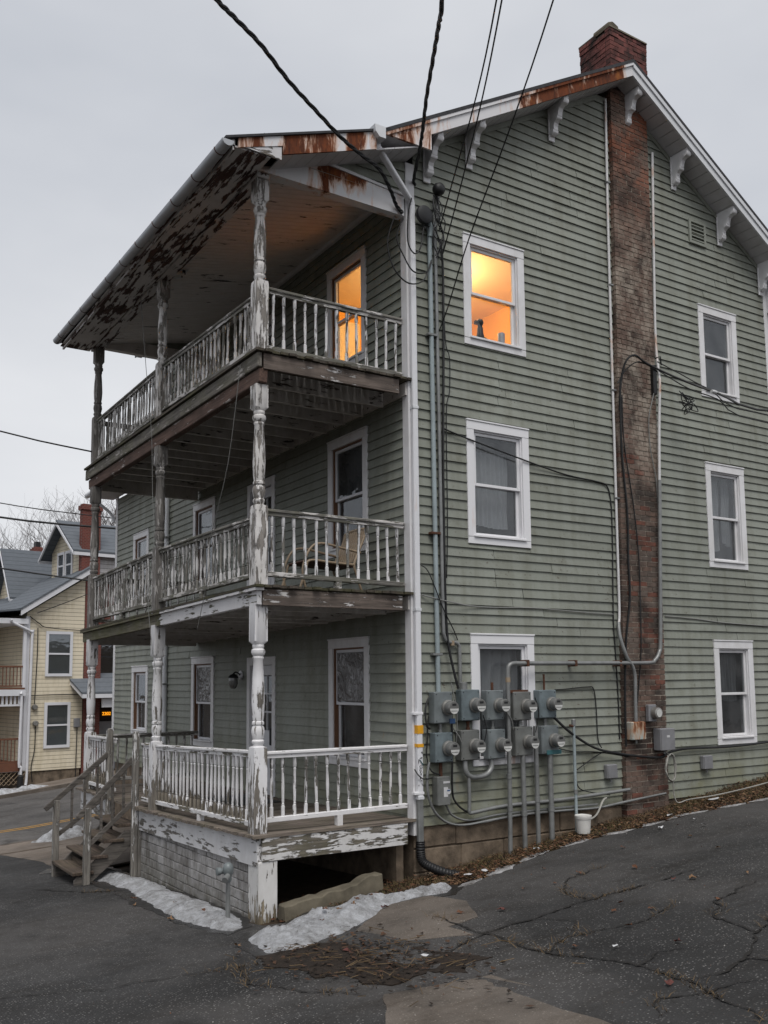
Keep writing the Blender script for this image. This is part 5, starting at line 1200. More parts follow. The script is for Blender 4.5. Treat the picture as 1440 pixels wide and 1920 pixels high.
W('side_wire', [(.19,-.06,1.42),(.12,-.09,1.30),(.125,-.1,1.1),(.19,-.08,1.05)], .012, 'wire', 'black wire bulging out left of the first upper meter')
W('side_wire', [(.19,-.05,1.2),(.16,-.06,.9),(.15,-.06,.72),(.2,-.08,.55),(.32,-.1,.50)], .009, 'wire', 'thin black wire left of the first lower meter')
W('side_wire', [(-.03,-.06,.58),(-.02,-.12,.52),(.05,-.13,.47),(.2,-.1,.47)], .008, 'wire', 'short black wire looped round the downspout')
nip('base_pipe', [(.733,-.12,.07),(.74,-.12,.02),(.815,-.12,.017),(1.326,-.10,.054),(2.232,-.10,.058),(2.912,-.10,.078),(3.268,-.12,.095),(3.508,-.14,.107)], .024, 'pipe', 'level grey pipe low on the wall running to chimney')
nip('u_pipe', [(.691,-.10,.66),(.693,-.115,.53),(.75,-.12,.455),(.868,-.12,.439),(1.012,-.12,.463),(1.095,-.115,.536),(1.108,-.10,.66)], .034, 'pipe', 'grey U-shaped pipe below the second and third lower meters')
nip('down_pipe', [(.735,-.12,.441),(.738,-.12,.235),(.733,-.12,.043)], .023, 'pipe', 'short vertical grey pipe below the second lower meter')
nip('pipe_stub', [(2.04,-.085,1.48),(2.04,-.085,1.62),(2.04,-.085,1.70)], .014, 'rust', 'rusty pipe stub with spike above the fifth upper meter')
nip('pipe_stub', [(1.16,-.085,1.50),(1.16,-.085,1.60)], .018, 'rust', 'rusty pipe nub above the third upper meter')
# boxes round the chimney foot
def cabinet(nm, x0, x1, y0, y1, z0, z1, mt, lb, cat, lab=False):
    t = thing(nm, ((x0+x1)/2, y1, z0), lb, cat); MB().box(x0, x1, y0, y1, z0, z1).build('box', M[mt], t, bevel=.010)
    MB().box(x0+.006, x1-.006, y0-.012, y0-.0005, z0+.006, z1-.006).build('lid', M[mt], t, bevel=.004)
    if lab: MB().box((x0+x1)/2-.03, (x0+x1)/2+.03, y0-.0135, y0-.0122, (z0+z1)/2+.03, (z0+z1)/2+.06).build('label_plate', M['sticker'], t)
    MB().tube([((x0+x1)/2,(y0+y1)/2,z0-.05),((x0+x1)/2,(y0+y1)/2,z0+.01)], .018, 8).build('knockout', M['pipe'], t, smooth=50)
cabinet('rusty_box', 3.53, 3.80, -.21, -.10, .78, 1.03, 'rustbox', 'rust-streaked square steel box on the chimney foot', 'box')
cabinet('phone_box', 4.07, 4.36, -.24, -.10, .61, .92, 'plastic_grey', 'grey telephone box with small label on chimney corner', 'box', True)
cabinet('junction_box', 3.14, 3.33, -.10, -.028, .27, .46, 'plastic_grey', 'small grey junction box low on siding left of chimney', 'box')
cabinet('junction_box', 5.14, 5.34, -.10, -.028, .28, .48, 'plastic_grey', 'small grey junction box low on siding right of chimney', 'box')
t = thing('chimney_meter', (4.02, -.1, 1.02), 'small grey round meter mounted on the chimney face', 'meter')
MB().box(3.93, 4.09, -.17, -.10, 1.02, 1.26).build('box', M['plastic_grey'], t, bevel=.01); MB().turn([(0,.085,0),(.04,.085,0),(.08,.078,0),(.09,.06,0)], 20, (4.04,-.17,1.14), 'Y').build('cover', M['meter_ring'], t, smooth=40)
MB().turn([(0,.055,0),(.002,.055,0)], 20, (4.04,-.2605,1.14), 'Y').build('dial', M['dial'], t)
pts = []
for i in range(64):
    a = i*2*math.pi/16; pts.append((4.28+.10*math.sin(a)*(1+.04*math.sin(i)), -.20-.004*(i % 7), .36+.185*math.cos(a)+.02*math.sin(i*.8)))
W('cable_coil', [(4.2,-.2,.6)]+pts, .009, 'wire_white', 'coil of pale cable hanging below the telephone box')
gp = [(4.36,-.22),(4.55,-.3),(4.9,-.5),(5.5,-.62),(6.3,-.68),(7.0,-.8)]
W('ground_cable', [(4.33,-.2,.18)]+[(a, b, g(a,b)+.045) for a, b in gp], .009, 'wire_white', 'pale cable trailing over the litter to the right')
# bucket
bz = g(2.46,-.30)+.01; t = thing('bucket', (2.46, -.30, bz), 'dirty white plastic bucket with lid by the thin post', 'bucket')
MB().turn([(0,.085,0),(.02,.088,0),(.185,.100,0),(.188,.108,0),(.205,.108,0),(.21,.102,0)], 28, (2.46,-.30,bz)).build('pail', M['bucket'], t, smooth=40)
MB().turn([(.206,.111,0),(.228,.111,0),(.232,.10,0),(.225,.095,0)], 28, (2.46,-.30,bz)).build('lid', M['bucket'], t, smooth=40)
W('hose', [(2.56,-.26,bz+.14),(2.75,-.25,bz+.20),(2.95,-.18,bz+.36),(3.1,-.10,.02)], .014, 'wire_white', 'pale hose leaning from the bucket up to the wall')

for i, (a, b, c_) in enumerate((((.48,-.16,1.05),(.56,-.17,.95),(.60,-.16,.88)), ((.93,-.18,1.2),(.97,-.19,1.0),(.92,-.16,.78)), ((1.33,-.16,1.22),(1.40,-.17,1.12),(1.44,-.15,1.0)), ((1.80,-.17,1.4),(1.86,-.17,1.2),(1.82,-.14,.95)), ((.52,-.08,1.6),(.57,-.12,1.2),(.55,-.1,.7)))):
    W('meter_wire', [a, b, c_], .007, 'wire' if i % 2 else 'wire_grey', ('short wire hanging between first and second meter columns', 'pale wire drooping from the second upper meter', 'short wire hanging between third and fourth meter columns', 'thin pale wire hanging beside the fourth upper meter', 'black wire dropping behind the first two meter columns')[i])
# ------------------------------------------------------------------ across the street
YO = Vector((.91, 24.85, 0)); ya = Vector((math.sin(math.radians(82)), math.cos(math.radians(82)), 0)); yn = Vector((-ya.y, ya.x, 0))
def yl(a, n, z): p = YO+ya*a+yn*n; return (p.x, p.y, z)
class YB(MB):
    """boxes and prisms in the frame of the houses over the road: a along, n away"""
    def b(s, a0, a1, n0, n1, z0, z1): return s.hexa([yl(a0,n0,z0),yl(a1,n0,z0),yl(a1,n1,z0),yl(a0,n1,z0),yl(a0,n0,z1),yl(a1,n0,z1),yl(a1,n1,z1),yl(a0,n1,z1)])
    def ex(s, P, Q):
        k = len(P); return s.add(P+Q, [tuple(range(k)), tuple(range(k,2*k))[::-1]]+[(i,(i+1)%k,k+(i+1)%k,k+i) for i in range(k)])
    def pa(s, poly, n0, n1): return s.ex([yl(a,n0,z) for a, z in poly], [yl(a,n1,z) for a, z in poly])   # poly in (a,z)
    def pn(s, poly, a0, a1): return s.ex([yl(a0,n,z) for n, z in poly], [yl(a1,n,z) for n, z in poly])   # poly in (n,z)
yh = thing('yellow_house', yl(1,3,-1.8), 'cream yellow lap-sided house with grey dormer roof across the street', 'house')
def Y(nm, m, mb, par=yh, **k): return mb.build(nm, M[m], par, **k)
Y('wall', 'yellow_siding', YB().pa([(-.12,-1.34),(1.93,-1.34),(1.95,5.45),(-.12,4.12)], 0, 8.5))
Y('foundation', 'foundation', YB().b(-.08,1.9,.04,8.4,-2.6,-1.345))
Y('corner_trim', 'far_white', YB().b(-.16,-.02,-.03,.1,-1.3,4.0))
def fwin(par, a0, a1, z0, z1, n=0, frame='far_white'):
    w_ = holder('window', yl((a0+a1)/2, n, z0), par); f = .10
    for q in ((a0,a0+f,z0,z1),(a1-f,a1,z0,z1),(a0+f,a1-f,z0,z0+f),(a0+f,a1-f,z1-f,z1)): Y('casing', frame, YB().b(q[0],q[1],n-.05,n+.01,q[2],q[3]), w_)
    zm = (z0+z1)/2; Y('meeting_rail', frame, YB().b(a0+f,a1-f,n-.035,n+.01,zm-.03,zm+.03), w_)
    for (c_, d_) in ((z0+f,zm-.03),(zm+.03,z1-f)): Y('pane', 'glass_far', YB().b(a0+f,a1-f,n-.022,n-.018,c_,d_), w_)
    Y('room_behind', 'blind' if frame == 'far_white' else 'dark', YB().b(a0+f,a1-f,n-.012,n-.005,z0+f,z1-f), w_)
fwin(yh, .55, 1.52, 1.91, 3.5); fwin(yh, .56, 1.49, -.59, 1.0)
roofp = [(-.45,4.13),(2.05,5.76),(2.05,5.86),(-.45,4.24)]
rf = Y('roof', 'far_roof', YB().pa([(-.47,4.13),(4.4,7.30),(4.4,7.38),(-.47,4.22)], .62, 8.9))
Y('roof_edge', 'far_roof', YB().pa([(-.47,4.20),(2.05,5.84),(2.05,5.90),(-.47,4.26)], -.35, .62), rf)
Y('rake_board', 'far_white', YB().pa([(-.45,4.0),(2.05,5.63),(2.05,5.835),(-.45,4.195)], -.32, -.28), rf)
Y('rake_soffit', 'far_white', YB().pa([(-.40,4.03),(2.04,5.62),(2.04,5.64),(-.40,4.05)], -.279, .0), rf)
# front dormers: face towards -a
def dormer(af, n0, n1, zbm, ze, zap, ab, ov, win):
    d = holder('dormer', yl(af, (n0+n1)/2, zbm), yh); nm_ = (n0+n1)/2; sl = (zap-ze)/((n1-n0)/2+ov)
    zw = zap-sl*((n1-n0)/2)-.08
    Y('gable_face', 'yellow_siding', YB().pn([(n0,zbm),(n1,zbm),(n1,zw),(nm_,zap-.1),(n0,zw)], af, af+.12), d)
    Y('cheek', 'white_siding', YB().b(af+.121,ab,n0,n0+.1,zbm,zw-.01), d); Y('cheek', 'white_siding', YB().b(af+.121,ab,n1-.1,n1,zbm,zw-.01), d)
    for s in (-1, 1):
        ne = nm_+s*((n1-n0)/2+ov); P = [(nm_,zap-.08),(ne,ze-.08),(ne,ze),(nm_,zap)]
        Y('roof_slope', 'far_roof', YB().pn(P, af-.40, ab), d)
        Y('barge_board', 'far_white', YB().pn([(nm_,zap-.20),(ne,ze-.17),(ne,ze-.085),(nm_,zap-.085)], af-.43, af-.37), d)
        Y('eave_board', 'far_white', YB().b(af-.40,ab,min(ne,ne-s*.05),max(ne,ne-s*.05),ze-.20,ze-.085), d)
    if win:
        for (c0, c1) in win:
            for q in ((c0,c0+.09,zbm+.15,zw-.05),(c1-.09,c1,zbm+.15,zw-.05),(c0+.09,c1-.09,zbm+.15,zbm+.25),(c0+.09,c1-.09,zw-.15,zw-.05),(c0+.09,c1-.09,(zbm+zw)/2,(zbm+zw)/2+.06)): Y('window_frame', 'far_white', YB().b(af-.05,af,q[0],q[1],q[2],q[3]), d)
            Y('window_pane', 'glass_far', YB().b(af-.03,af-.02,c0+.09,c1-.09,zbm+.25,zw-.15), d); Y('room_behind', 'dark', YB().b(af-.012,af-.004,c0+.09,c1-.09,zbm+.25,zw-.15), d)
dormer(1.86, .30, 3.0, 5.45, 6.50, 7.80, 4.2, .32, [(.95,1.60),(1.70,2.35)])
dormer(.78, 3.4, 5.6, 4.80, 4.95, 6.95, 3.2, .12, [(4.15,4.85)])
def chim_far(a0, a1, n0, n1, z0, z1, par):
    c_ = Y('chimney', 'far_brick', YB().b(a0,a1,n0,n1,z0,z1)); Y('chimney_cap', 'far_brick', YB().b(a0-.05,a1+.05,n0-.05,n1+.05,z1-.22,z1-.06), c_); return c_
chim_far(1.80, 2.50, .02, .28, 5.6, 8.22, yh); chim_far(2.3, 2.62, 6.0, 6.4, 6.2, 7.35, yh)
Y('chimney_pot', 'black', YB().b(2.36,2.56,6.08,6.32,7.36,7.58))
# porch of the yellow house
yp = holder('side_porch', yl(-.9, 2, -1.5), yh)
Y('porch_eave', 'far_white', YB().b(-2.6,-.14,-.2,6,3.72,3.90), yp); Y('porch_roof', 'far_roof', YB().pa([(-2.7,3.92),(-.14,4.22),(-.14,4.28),(-2.7,3.98)], -.3, 6.2), yp)
Y('porch_post', 'far_white', YB().b(-.26,-.16,-.12,-.02,1.52,3.70), yp); Y('porch_post', 'far_white', YB().b(-.30,-.22,-.12,-.04,-1.75,.92), yp)
Y('upper_deck', 'far_white', YB().b(-2.6,-.17,-.2,3,1.25,1.46), yp); Y('deck_edge', 'redwood', YB().b(-2.6,-.2,-.18,.1,1.47,1.53), yp)
Y('lower_deck', 'redwood', YB().b(-2.6,-.25,-.15,3,-1.3,-1.02), yp)
for zt, zlow in ((2.28, 1.56), (-.18, -1.0)):
    Y('rail', 'redwood', YB().b(-2.6,-.26,-.12,-.06,zt-.06,zt), yp); Y('rail', 'redwood', YB().b(-2.6,-.26,-.11,-.07,zlow,zlow+.05), yp)
    for i in range(14): Y('picket', 'redwood', YB().b(-.34-i*.12,-.31-i*.12,-.10,-.08,zlow+.05,zt-.06), yp)
for i in range(9): Y('spandrel_slat', 'far_white', YB().b(-.38-i*.14,-.31-i*.14,-.1,-.05,.97,1.25), yp)
Y('spandrel_rail', 'far_white', YB().b(-2.6,-.25,-.12,-.03,.90,.965), yp)
Y('lattice', 'far_white', YB().b(-2.6,-.3,-.10,-.09,-1.32,-1.30), yp)
lt = YB()
for i in range(16):
    for s in (-1, 1): lt.bar(yl(-.3-i*.16,-.1-.01*s,-1.75), yl(-.3-i*.16+s*.42,-.1-.01*s,-1.32), .012, .03, tuple(yn))
Y('lattice_strips', 'tan', lt, yp)
Y('porch_wall', 'yellow_siding', YB().b(-2.7,-.13,2.9,3.0,-1.3,4.0), yp)
for z0, z1 in ((-.9,.7),(1.75,3.3)):
    Y('casing', 'far_white', YB().b(-1.1,-.5,2.84,2.9,z0,z1), yp); Y('pane', 'dark', YB().b(-1.0,-.6,2.81,2.84,z0+.1,z1-.1), yp)
t = thing('white_downpipe', yl(.03,-.1,-1.8), 'white downpipe on the corner of the yellow house', 'drainpipe')
MB().tube(smoothpath([yl(-.75,-.3,3.85),yl(-.7,-.25,3.75),yl(0,-.12,3.45),yl(.03,-.1,3.3),yl(0,-.1,.5),yl(-.02,-.1,-1.5),yl(-.08,-.15,-1.8)], 4), .05, 8).build('pipe', M['far_white'], t, smooth=50)
MB().tube(smoothpath([yl(-.35,-.25,1.3),yl(-.3,-.2,1.15),yl(-.33,-.2,-1.0),yl(-.25,-.2,-1.15),yl(-.28,-.2,-1.7)], 4), .045, 8).build('lower_pipe', M['far_white'], t, smooth=50)
for a, z, lb in ((.22,.85,'round grey meter high on the yellow house wall'), (.26,.29,'lower round grey meter on the yellow house wall')):
    tag(MB().turn([(0,.10,0),(.1,.10,0),(.14,.07,0)], 14, yl(a,-.0,z), 'Y').build('house_meter', M['meter_ring'], None, smooth=40), lb, 'meter')
tag(YB().b(1.62,1.83,-.12,-.001,.1,.42).build('house_meter', M['plastic_grey'], None, bevel=.02), 'square grey meter box right of the yellow house window', 'meter')
for pts, lb in (([yl(.24,-.06,3.6),yl(.25,-.04,2.6),yl(.2,-.04,.95)], 'black wire down the yellow house wall to upper meter'), ([yl(.26,-.04,.2),yl(.25,-.04,-.6),yl(.15,-.04,-1.2),yl(.2,-.06,-1.7)], 'black wire down the yellow house wall from lower meter'),
                ([yl(1.75,-.04,.1),yl(1.74,-.04,-.8),yl(1.73,-.04,-1.75)], 'dark pipe below the square meter on yellow house'), ([yl(-.05,-.06,4.0),yl(.3,-.06,3.75),yl(.6,-.06,3.62),yl(1.9,-.05,3.55)], 'black cable along the top of yellow house wall'),
                ([yl(.05,-.05,1.25),yl(.9,-.05,1.27),yl(1.75,-.05,1.27)], 'thin cable between the two windows of yellow house'), ([yl(.1,-.3,4.1),yl(.6,-.3,4.3),yl(1.2,-.3,4.55),yl(1.9,-.3,4.85)], 'twisted wire under the yellow house eave')):
    cable('house_wire', pts, .016, M['wire'], lb, 'wire')
# brick house next door
bh = thing('brick_house', yl(4,2,-1.6), 'red brick house with small grey porch roof beside the yellow house', 'house')
Y('wall', 'far_brick', YB().b(1.965,2.6,.0,.45,-2.2,5.40), bh); Y('wall', 'far_brick', YB().b(2.6,9,.5,6,-2.2,5.6), bh)
Y('roof', 'far_roof', YB().pn([(.2,5.6),(3.2,7.2),(6.2,5.6),(6.2,5.7),(3.2,7.32),(.2,5.7)], 4.4, 9.2), bh)
fwin(bh, 2.62, 3.62, 1.92, 3.35, .5, 'black')
prf = Y('porch_roof', 'far_roof', YB().pn([(.45,1.95),(-1.1,1.28),(-1.1,1.34),(.45,2.03)], 1.45, 6), bh); Y('porch_fascia', 'far_white', YB().pn([(.45,1.82),(-1.08,1.14),(-1.08,1.275),(.45,1.945)], 1.47, 1.53), prf)
Y('porch_fascia', 'far_white', YB().b(1.47,6,-1.1,-1.05,1.14,1.275), prf); Y('porch_beam', 'far_white', YB().b(2.3,6,-.9,-.8,.80,1.12), prf)
dr = Y('door', 'plastic_grey', YB().b(2.7,3.5,.40,.49,-1.5,.25), bh); Y('door_frame', 'black', YB().b(2.58,2.7,.38,.495,-1.5,.95), dr); Y('door_frame', 'black', YB().b(3.5,3.62,.38,.495,-1.5,.95), dr); Y('transom', 'dark', YB().b(2.7,3.5,.42,.49,.26,.95), dr)
tcu = bpy.data.curves.new('house_number', 'FONT'); tcu.body = '2202'; tcu.size = .17; tcu.extrude = .01; tcu.align_x = 'CENTER'
to = bpy.data.objects.new('tmp', tcu); C.objects.link(to); bpy.context.view_layer.update()
me = bpy.data.meshes.new_from_object(to.evaluated_get(bpy.context.evaluated_depsgraph_get())); bpy.data.objects.remove(to)
me.materials.clear(); me.materials.append(M['sign']); no = bpy.data.objects.new('house_number', me); reg(no, yl(3.03,.37,.48), None); no.rotation_euler = (math.radians(90), 0, math.radians(8)); tag(no, 'lit amber number 2202 above the brick house door', 'number')
# street wires
for pts, lb, r in (([(-9,20.1,7.9),(-2.36,16,6.34),(-.05,14.57,5.92),(2.2,13.2,5.6)], 'upper thin wire crossing the street before the grey roofs', .014), ([(-9,20.2,7.4),(-2.34,16.04,5.96),(.77,14.09,5.55),(2.2,13.2,5.4)], 'thick wire crossing the street at the dormer ridge', .028),
                   ([(-9,20.4,5.9),(-2.27,16.16,4.67),(.03,14.73,4.26),(2.2,13.4,3.9)], 'low wire crossing the street before the yellow house roof', .022), ([(-8,10,7.3),(-3.49,7.21,5.92),(-2.8,6.8,5.72),(-2.06,6.7,5.63)], 'single wire running from upper left to the far porch post', .014)):
    cable('street_wire', pts, r, M['wire'], lb, 'wire')
# bollard, snow over the road
t = thing('bollard', yl(-.52,-.9,-1.85), 'short black bollard standing in front of the yellow house', 'bollard'); bp = yl(-.52,-.9,0); bzz = g(bp[0],bp[1])+.05
MB().turn([(bzz,.10,0),(bzz+.40,.10,0),(bzz+.44,.06,0),(bzz+.46,.02,0)], 14, (bp[0],bp[1],0)).build('body', M['black'], t, smooth=40); MB().turn([(bzz,.14,0),(bzz+.05,.14,0)], 14, (bp[0],bp[1],0)).build('base', M['black'], t)
# ------------------------------------------------------------------ bare trees
def tree(base, h, seed, label, spread=.55, lev=7):
    rg = random.Random(seed); t = thing('bare_tree', base, label, 'tree', 'bare trees beyond the houses'); tr = MB(); br = MB()
    def grow(p, d, L, r, k):
        mid = p+d*L*.5+Vector((rg.uniform(-1,1),rg.uniform(-1,1),rg.uniform(-.3,.5)))*L*.07; e = p+d*L+Vector((rg.uniform(-1,1),rg.uniform(-1,1),0))*L*.05
        (tr if k >= lev-1 else br).tube([p, mid, e], [r, r*.85, r*.66], 7 if k > 3 else 4 if k > 1 else 3, False)
        if k == 0: return
        for i in range(rg.choice((2,3,3))):
            q = Vector((rg.uniform(-1,1),rg.uniform(-1,1),rg.uniform(-.1,.9))).normalized(); nd = (d*(1-spread)+q*spread).normalized(); grow(p.lerp(e, rg.uniform(.55,1)) if i else e, nd, L*rg.uniform(.62,.86), r*rg.uniform(.5,.66), k-1)
    grow(Vector(base), Vector((rg.uniform(-.06,.06),rg.uniform(-.06,.06),1)).normalized(), h*.36, h*.018, lev)
    tr.build('trunk', M['bark'], t, smooth=60); br.build('crown', M['bark'], t)
for i, (x, y, h, lb) in enumerate(((4.9,49,12.2,'bare tree furthest left behind the grey dormer roofs'), (6.0,49,12.4,'bare tree left of the small brick chimney'), (7.1,48,12.,'bare tree right behind the small brick chimney'), (8.6,41,12.6,'bare tree between the far porch post and house corner'), (9.8,43,12.4,'bare tree behind the brick chimney beside house corner'))):
    tree((x, y, g(x,y)), h, 11+i, lb)
# ------------------------------------------------------------------ snow, leaves, litter, grass
def snowpatch(poly, hmax, label, step=.04, rough=.6, mat=None):
    P = densify(poly, .06, .016)
    def zf(x, y):
        d = edge_dist((x, y), P)
        return min(1, (d/.17)**.75)*hmax*(.75+rough*mnoise.noise((x*3.1, y*3.1, 4))+.35*mnoise.noise((x*8, y*8, 1))+.25*mnoise.noise((x*19, y*19, 5)))-.006
    if mat is None and poly[0][1] < 6:   # meltwater round the snow
        cx_, cy_ = sum(p[0] for p in poly)/len(poly), sum(p[1] for p in poly)/len(poly); Q = []
        for i in range(len(poly)):
            a, b, c_ = Vector(poly[i-1]), Vector(poly[i]), Vector(poly[(i+1) % len(poly)]); t_ = (c_-a).normalized(); nn = Vector((t_.y, -t_.x))
            if inside((b.x+nn.x*.03, b.y+nn.y*.03), poly): nn = -nn
            q = b+nn*R.uniform(.05, .2); Q.append((min(q.x, -2.05) if b.y > .2 else q.x, q.y))
        oo = sheet('meltwater', Q, M['wet'], .008, .12, .02, None, None, .0); oo['kind'] = 'structure'
    o = sheet('snow_patch', P, mat or M['snow'], .012, step, 0, zf, None, .0, 50); return tag(o, label, 'snow')
snowpatch([(-2.51,5.06),(-2.3,5.35),(-2.12,5.1),(-2.1,4.27),(-2.06,3.48),(-2.10,1.98),(-2.09,1.31),(-2.12,.44),(-2.3,-.22),(-2.47,-.37),(-2.55,.05),(-2.66,.59),(-2.62,1.38),(-2.56,2.05),(-2.50,3.06),(-2.53,3.89),(-2.62,4.49)], .08, 'long grimy snow bank along the foot of the block skirt')
snowpatch([(-2.53,-.82),(-2.35,-.74),(-1.98,-.58),(-1.6,-.47),(-1.22,-.42),(-.88,-.5),(-.61,-.69),(-.22,-.72),(-.16,-.97),(-.35,-1.12),(-.61,-.95),(-.86,-.92),(-1.2,-1.06),(-1.51,-1.3),(-1.86,-1.5),(-2.1,-1.52),(-2.33,-1.62),(-2.54,-1.62),(-2.64,-1.47),(-2.62,-1.16)], .11, 'grimy snow heap beside the corner pier pointing to the drive', .035)
EDG = [(-.2,-1.02),(.3,-.93),(.8,-.78),(1.5,-.62),(2.2,-.62),(2.9,-.80),(3.7,-.86),(4.5,-1.16),(5.6,-1.6)]
def ey(x):
    for (a, b), (c_, d_) in zip(EDG[:-1], EDG[1:]):
        if a <= x <= c_: return b+(d_-b)*(x-a)/(c_-a)
    return -1.6
x = -.15; ki = 0; SN = ('first', 'second', 'third', 'fourth', 'fifth', 'sixth', 'seventh', 'eighth', 'ninth', 'tenth')
while x < 5.3 and ki < 10:
    L = R.uniform(.35, .75); w_ = R.uniform(.05, .11); n = 7; top = [(x+L*i/n, ey(x+L*i/n)+w_*math.sin(math.pi*(i+.3)/(n+.6))*R.uniform(.5,1.3)) for i in range(n+1)]; low = [(x+L*i/n, ey(x+L*i/n)-w_*math.sin(math.pi*(i+.3)/(n+.6))*R.uniform(.4,1.2)-.01) for i in range(n, -1, -1)]
    snowpatch(top+low, .028, 'flat patch of grey ice on the drive edge, %s from the downspout foot' % SN[ki], .05, .5, M['ice']); x += L+R.uniform(.02,.2); ki += 1
snowpatch([(-2.9,5.6),(-2.75,5.85),(-2.62,5.75),(-2.72,5.5)], .05, 'small snow lump at the foot of the steps', .05)
snowpatch([(-2.05,10.9),(-1.6,11.15),(-.9,11.2),(-.6,10.9),(-1.0,10.6),(-1.6,10.55)], .22, 'snow mound on the pavement behind the steps', .1)
snowpatch([(-2.0,22.6),(-.4,22.55),(.6,22.6),(1.35,22.9),(.9,23.3),(-.3,23.4),(-2.2,23.3)], .22, 'snow ridge on the far pavement by the yellow house', .15)
def leaf_mesh(nm, mat, seed):
    rg = random.Random(seed); n = 9; vs = [(0,0,.008)]
    for i in range(n):
        a = 2*math.pi*i/n; r = .04*(1.0 if i % 2 else .55)*rg.uniform(.8,1.25); vs.append((r*math.cos(a)*1.2, r*math.sin(a), rg.uniform(0,.028)))
    me = bpy.data.meshes.new(nm); me.from_pydata(vs, [], [(0,i+1,(i+1)%n+1) for i in range(n)]); me.materials.append(mat); return me
LM = [leaf_mesh('leaf', M[k], i) for i, k in enumerate(('leaf_a','leaf_b','leaf_c','leaf_a','leaf_c','leaf_a'))]
LEAVES = [(-.85,-1.99),(-1.09,-1.03),(-1.68,-1.92),(.21,-.97),(.08,-3.18),(-.15,-3.31),(.05,-3.56),(.94,-3.06),(1.18,-2.34),(.8,-1.36),(.37,-2.0),(-.59,-2.3),(-1.08,-3.79),(-2.19,-2.13),(-2.64,2.29),(-2.75,1.91),(-2.72,.78),(1.04,-3.21),(.52,-3.89),(1.38,-3.56),(-.44,-3.76),(-.59,-4.39),(.79,-1.91),(.08,-1.84),(-2.73,-1.03),(-1.36,-4.96),(1.9,-1.5),(2.6,-1.9),(3.1,-1.3),(2.2,-2.6)]
def leaf_at(x, y, dz, s, label, group):
    o = bpy.data.objects.new('dead_leaf', R.choice(LM)); reg(o, (x, y, g(x,y)+dz), None); o.rotation_euler = (R.uniform(-.3,.3), R.uniform(-.3,.3), R.uniform(0,6.3)); o.scale = (s, s*R.uniform(.6,1), s); return tag(o, label, 'leaf', group)
for (x, y) in LEAVES: leaf_at(x, y, .018, R.uniform(.6,1.15), 'curled dead leaf lying on the driveway asphalt', 'dead leaves on the driveway')
for (x, y, dz) in ((-1.26,-.75,.11),(-1.42,-.95,.12),(-1.7,-.85,.12),(-1.62,-1.0,.12),(-1.95,-1.25,.12),(-1.05,-.7,.10),(-2.52,1.2,.10),(-2.45,.5,.10),(-1.5,-.62,.1),(-.75,-.78,.08)): leaf_at(x, y, dz, R.uniform(.7,1.3), 'dead leaf lying on a grimy snow heap', 'dead leaves on the snow')
for (x, y, s) in ((-.94,-4.09,(.04,.02)),(.45,-.75,(.06,.04)),(1.5,-.45,(.05,.04)),(4.7,-.6,(.12,.08)),(3.6,-.75,(.06,.04)),(3.4,-1.3,(.04,.025)),(3.15,-1.65,(.04,.03)),(.25,-.7,(.08,.06)),(-1.9,-2.9,(.04,.03)),(2.9,-1.2,(.05,.03))):
    mb = MB(); n = 7; zz = g(x,y)+.02
    mb.add([(x, y, zz+.02)]+[(x+s[0]*math.cos(k*.9)*R.uniform(.6,1.1), y+s[1]*math.sin(k*.9)*R.uniform(.6,1.1), zz+R.uniform(0,.03)) for k in range(n)], [(0,i+1,(i+1)%n+1) for i in range(n)])
    tag(mb.build('litter_scrap', M['paper'], None), 'scrap of white paper litter lying on the ground', 'litter', 'scraps of white litter')
# kerb stone under the porch edge
ks = MB(); A_, B_ = Vector((-1.86,-.20,-.86)), Vector((-.52,-.02,-.70)); n = 14; vs = []
for i in range(n+1):
    t_ = i/n; p = A_.lerp(B_, t_); hh = .17+.03*mnoise.noise((i*.7,1,2))+(.04 if t_ > .75 else 0); ww = .10+.02*mnoise.noise((i*.9,5,2)); zg = g(p.x,p.y)-.04
    vs += [(p.x,p.y-ww,zg), (p.x,p.y+ww,zg), (p.x,p.y+ww*.8,zg+hh+.03*mnoise.noise((i*1.3,9,1))), (p.x,p.y-ww*.75,zg+hh+.03*mnoise.noise((i*1.7,3,1)))]
fs = [(4*i+k, 4*i+(k+1)%4, 4*i+4+(k+1)%4, 4*i+4+k) for i in range(n) for k in range(4)]+[(3,2,1,0), (4*n,4*n+1,4*n+2,4*n+3)]
tag(ks.add(vs, fs).build('kerb_stone', M['stone'], None, bevel=.012), 'broken mossy kerb stone lying below the porch edge', 'stone')
# dead grass and leaf litter on the verge: nobody could count it
EDGE = [(-2.0,-.25),(-1.0,-.42),(-.3,-.75),(.21,-.85),(.8,-.72),(1.53,-.56),(2.18,-.56),(2.92,-.72),(3.88,-.82),(4.83,-1.2),(8,-2.4)]
def edge_y(x):
    for (a, b), (c_, d_) in zip(EDGE[:-1], EDGE[1:]):
        if a <= x <= c_: return b+(d_-b)*(x-a)/(c_-a)
    return -2.4
rg = np.random.default_rng(3); mb = MB(); lit = MB()
gv, gf = [], []
def blade(x, y, h, w_, lean):
    z = g(x, y)-.045; a = rg.uniform(0, 6.28); dx, dy = math.cos(a)*w_, math.sin(a)*w_; b_ = rg.uniform(0, 6.28); lx, ly = math.cos(b_)*lean*h, math.sin(b_)*lean*h
    i = len(gv); gv.extend([(x-dx,y-dy,z),(x+dx,y+dy,z),(x+lx*.5+dx*.7,y+ly*.5+dy*.7,z+h*.6),(x+lx*.5-dx*.7,y+ly*.5-dy*.7,z+h*.6),(x+lx,y+ly,z+h*.8)]); gf.extend([(i,i+1,i+2,i+3),(i+3,i+2,i+4)])
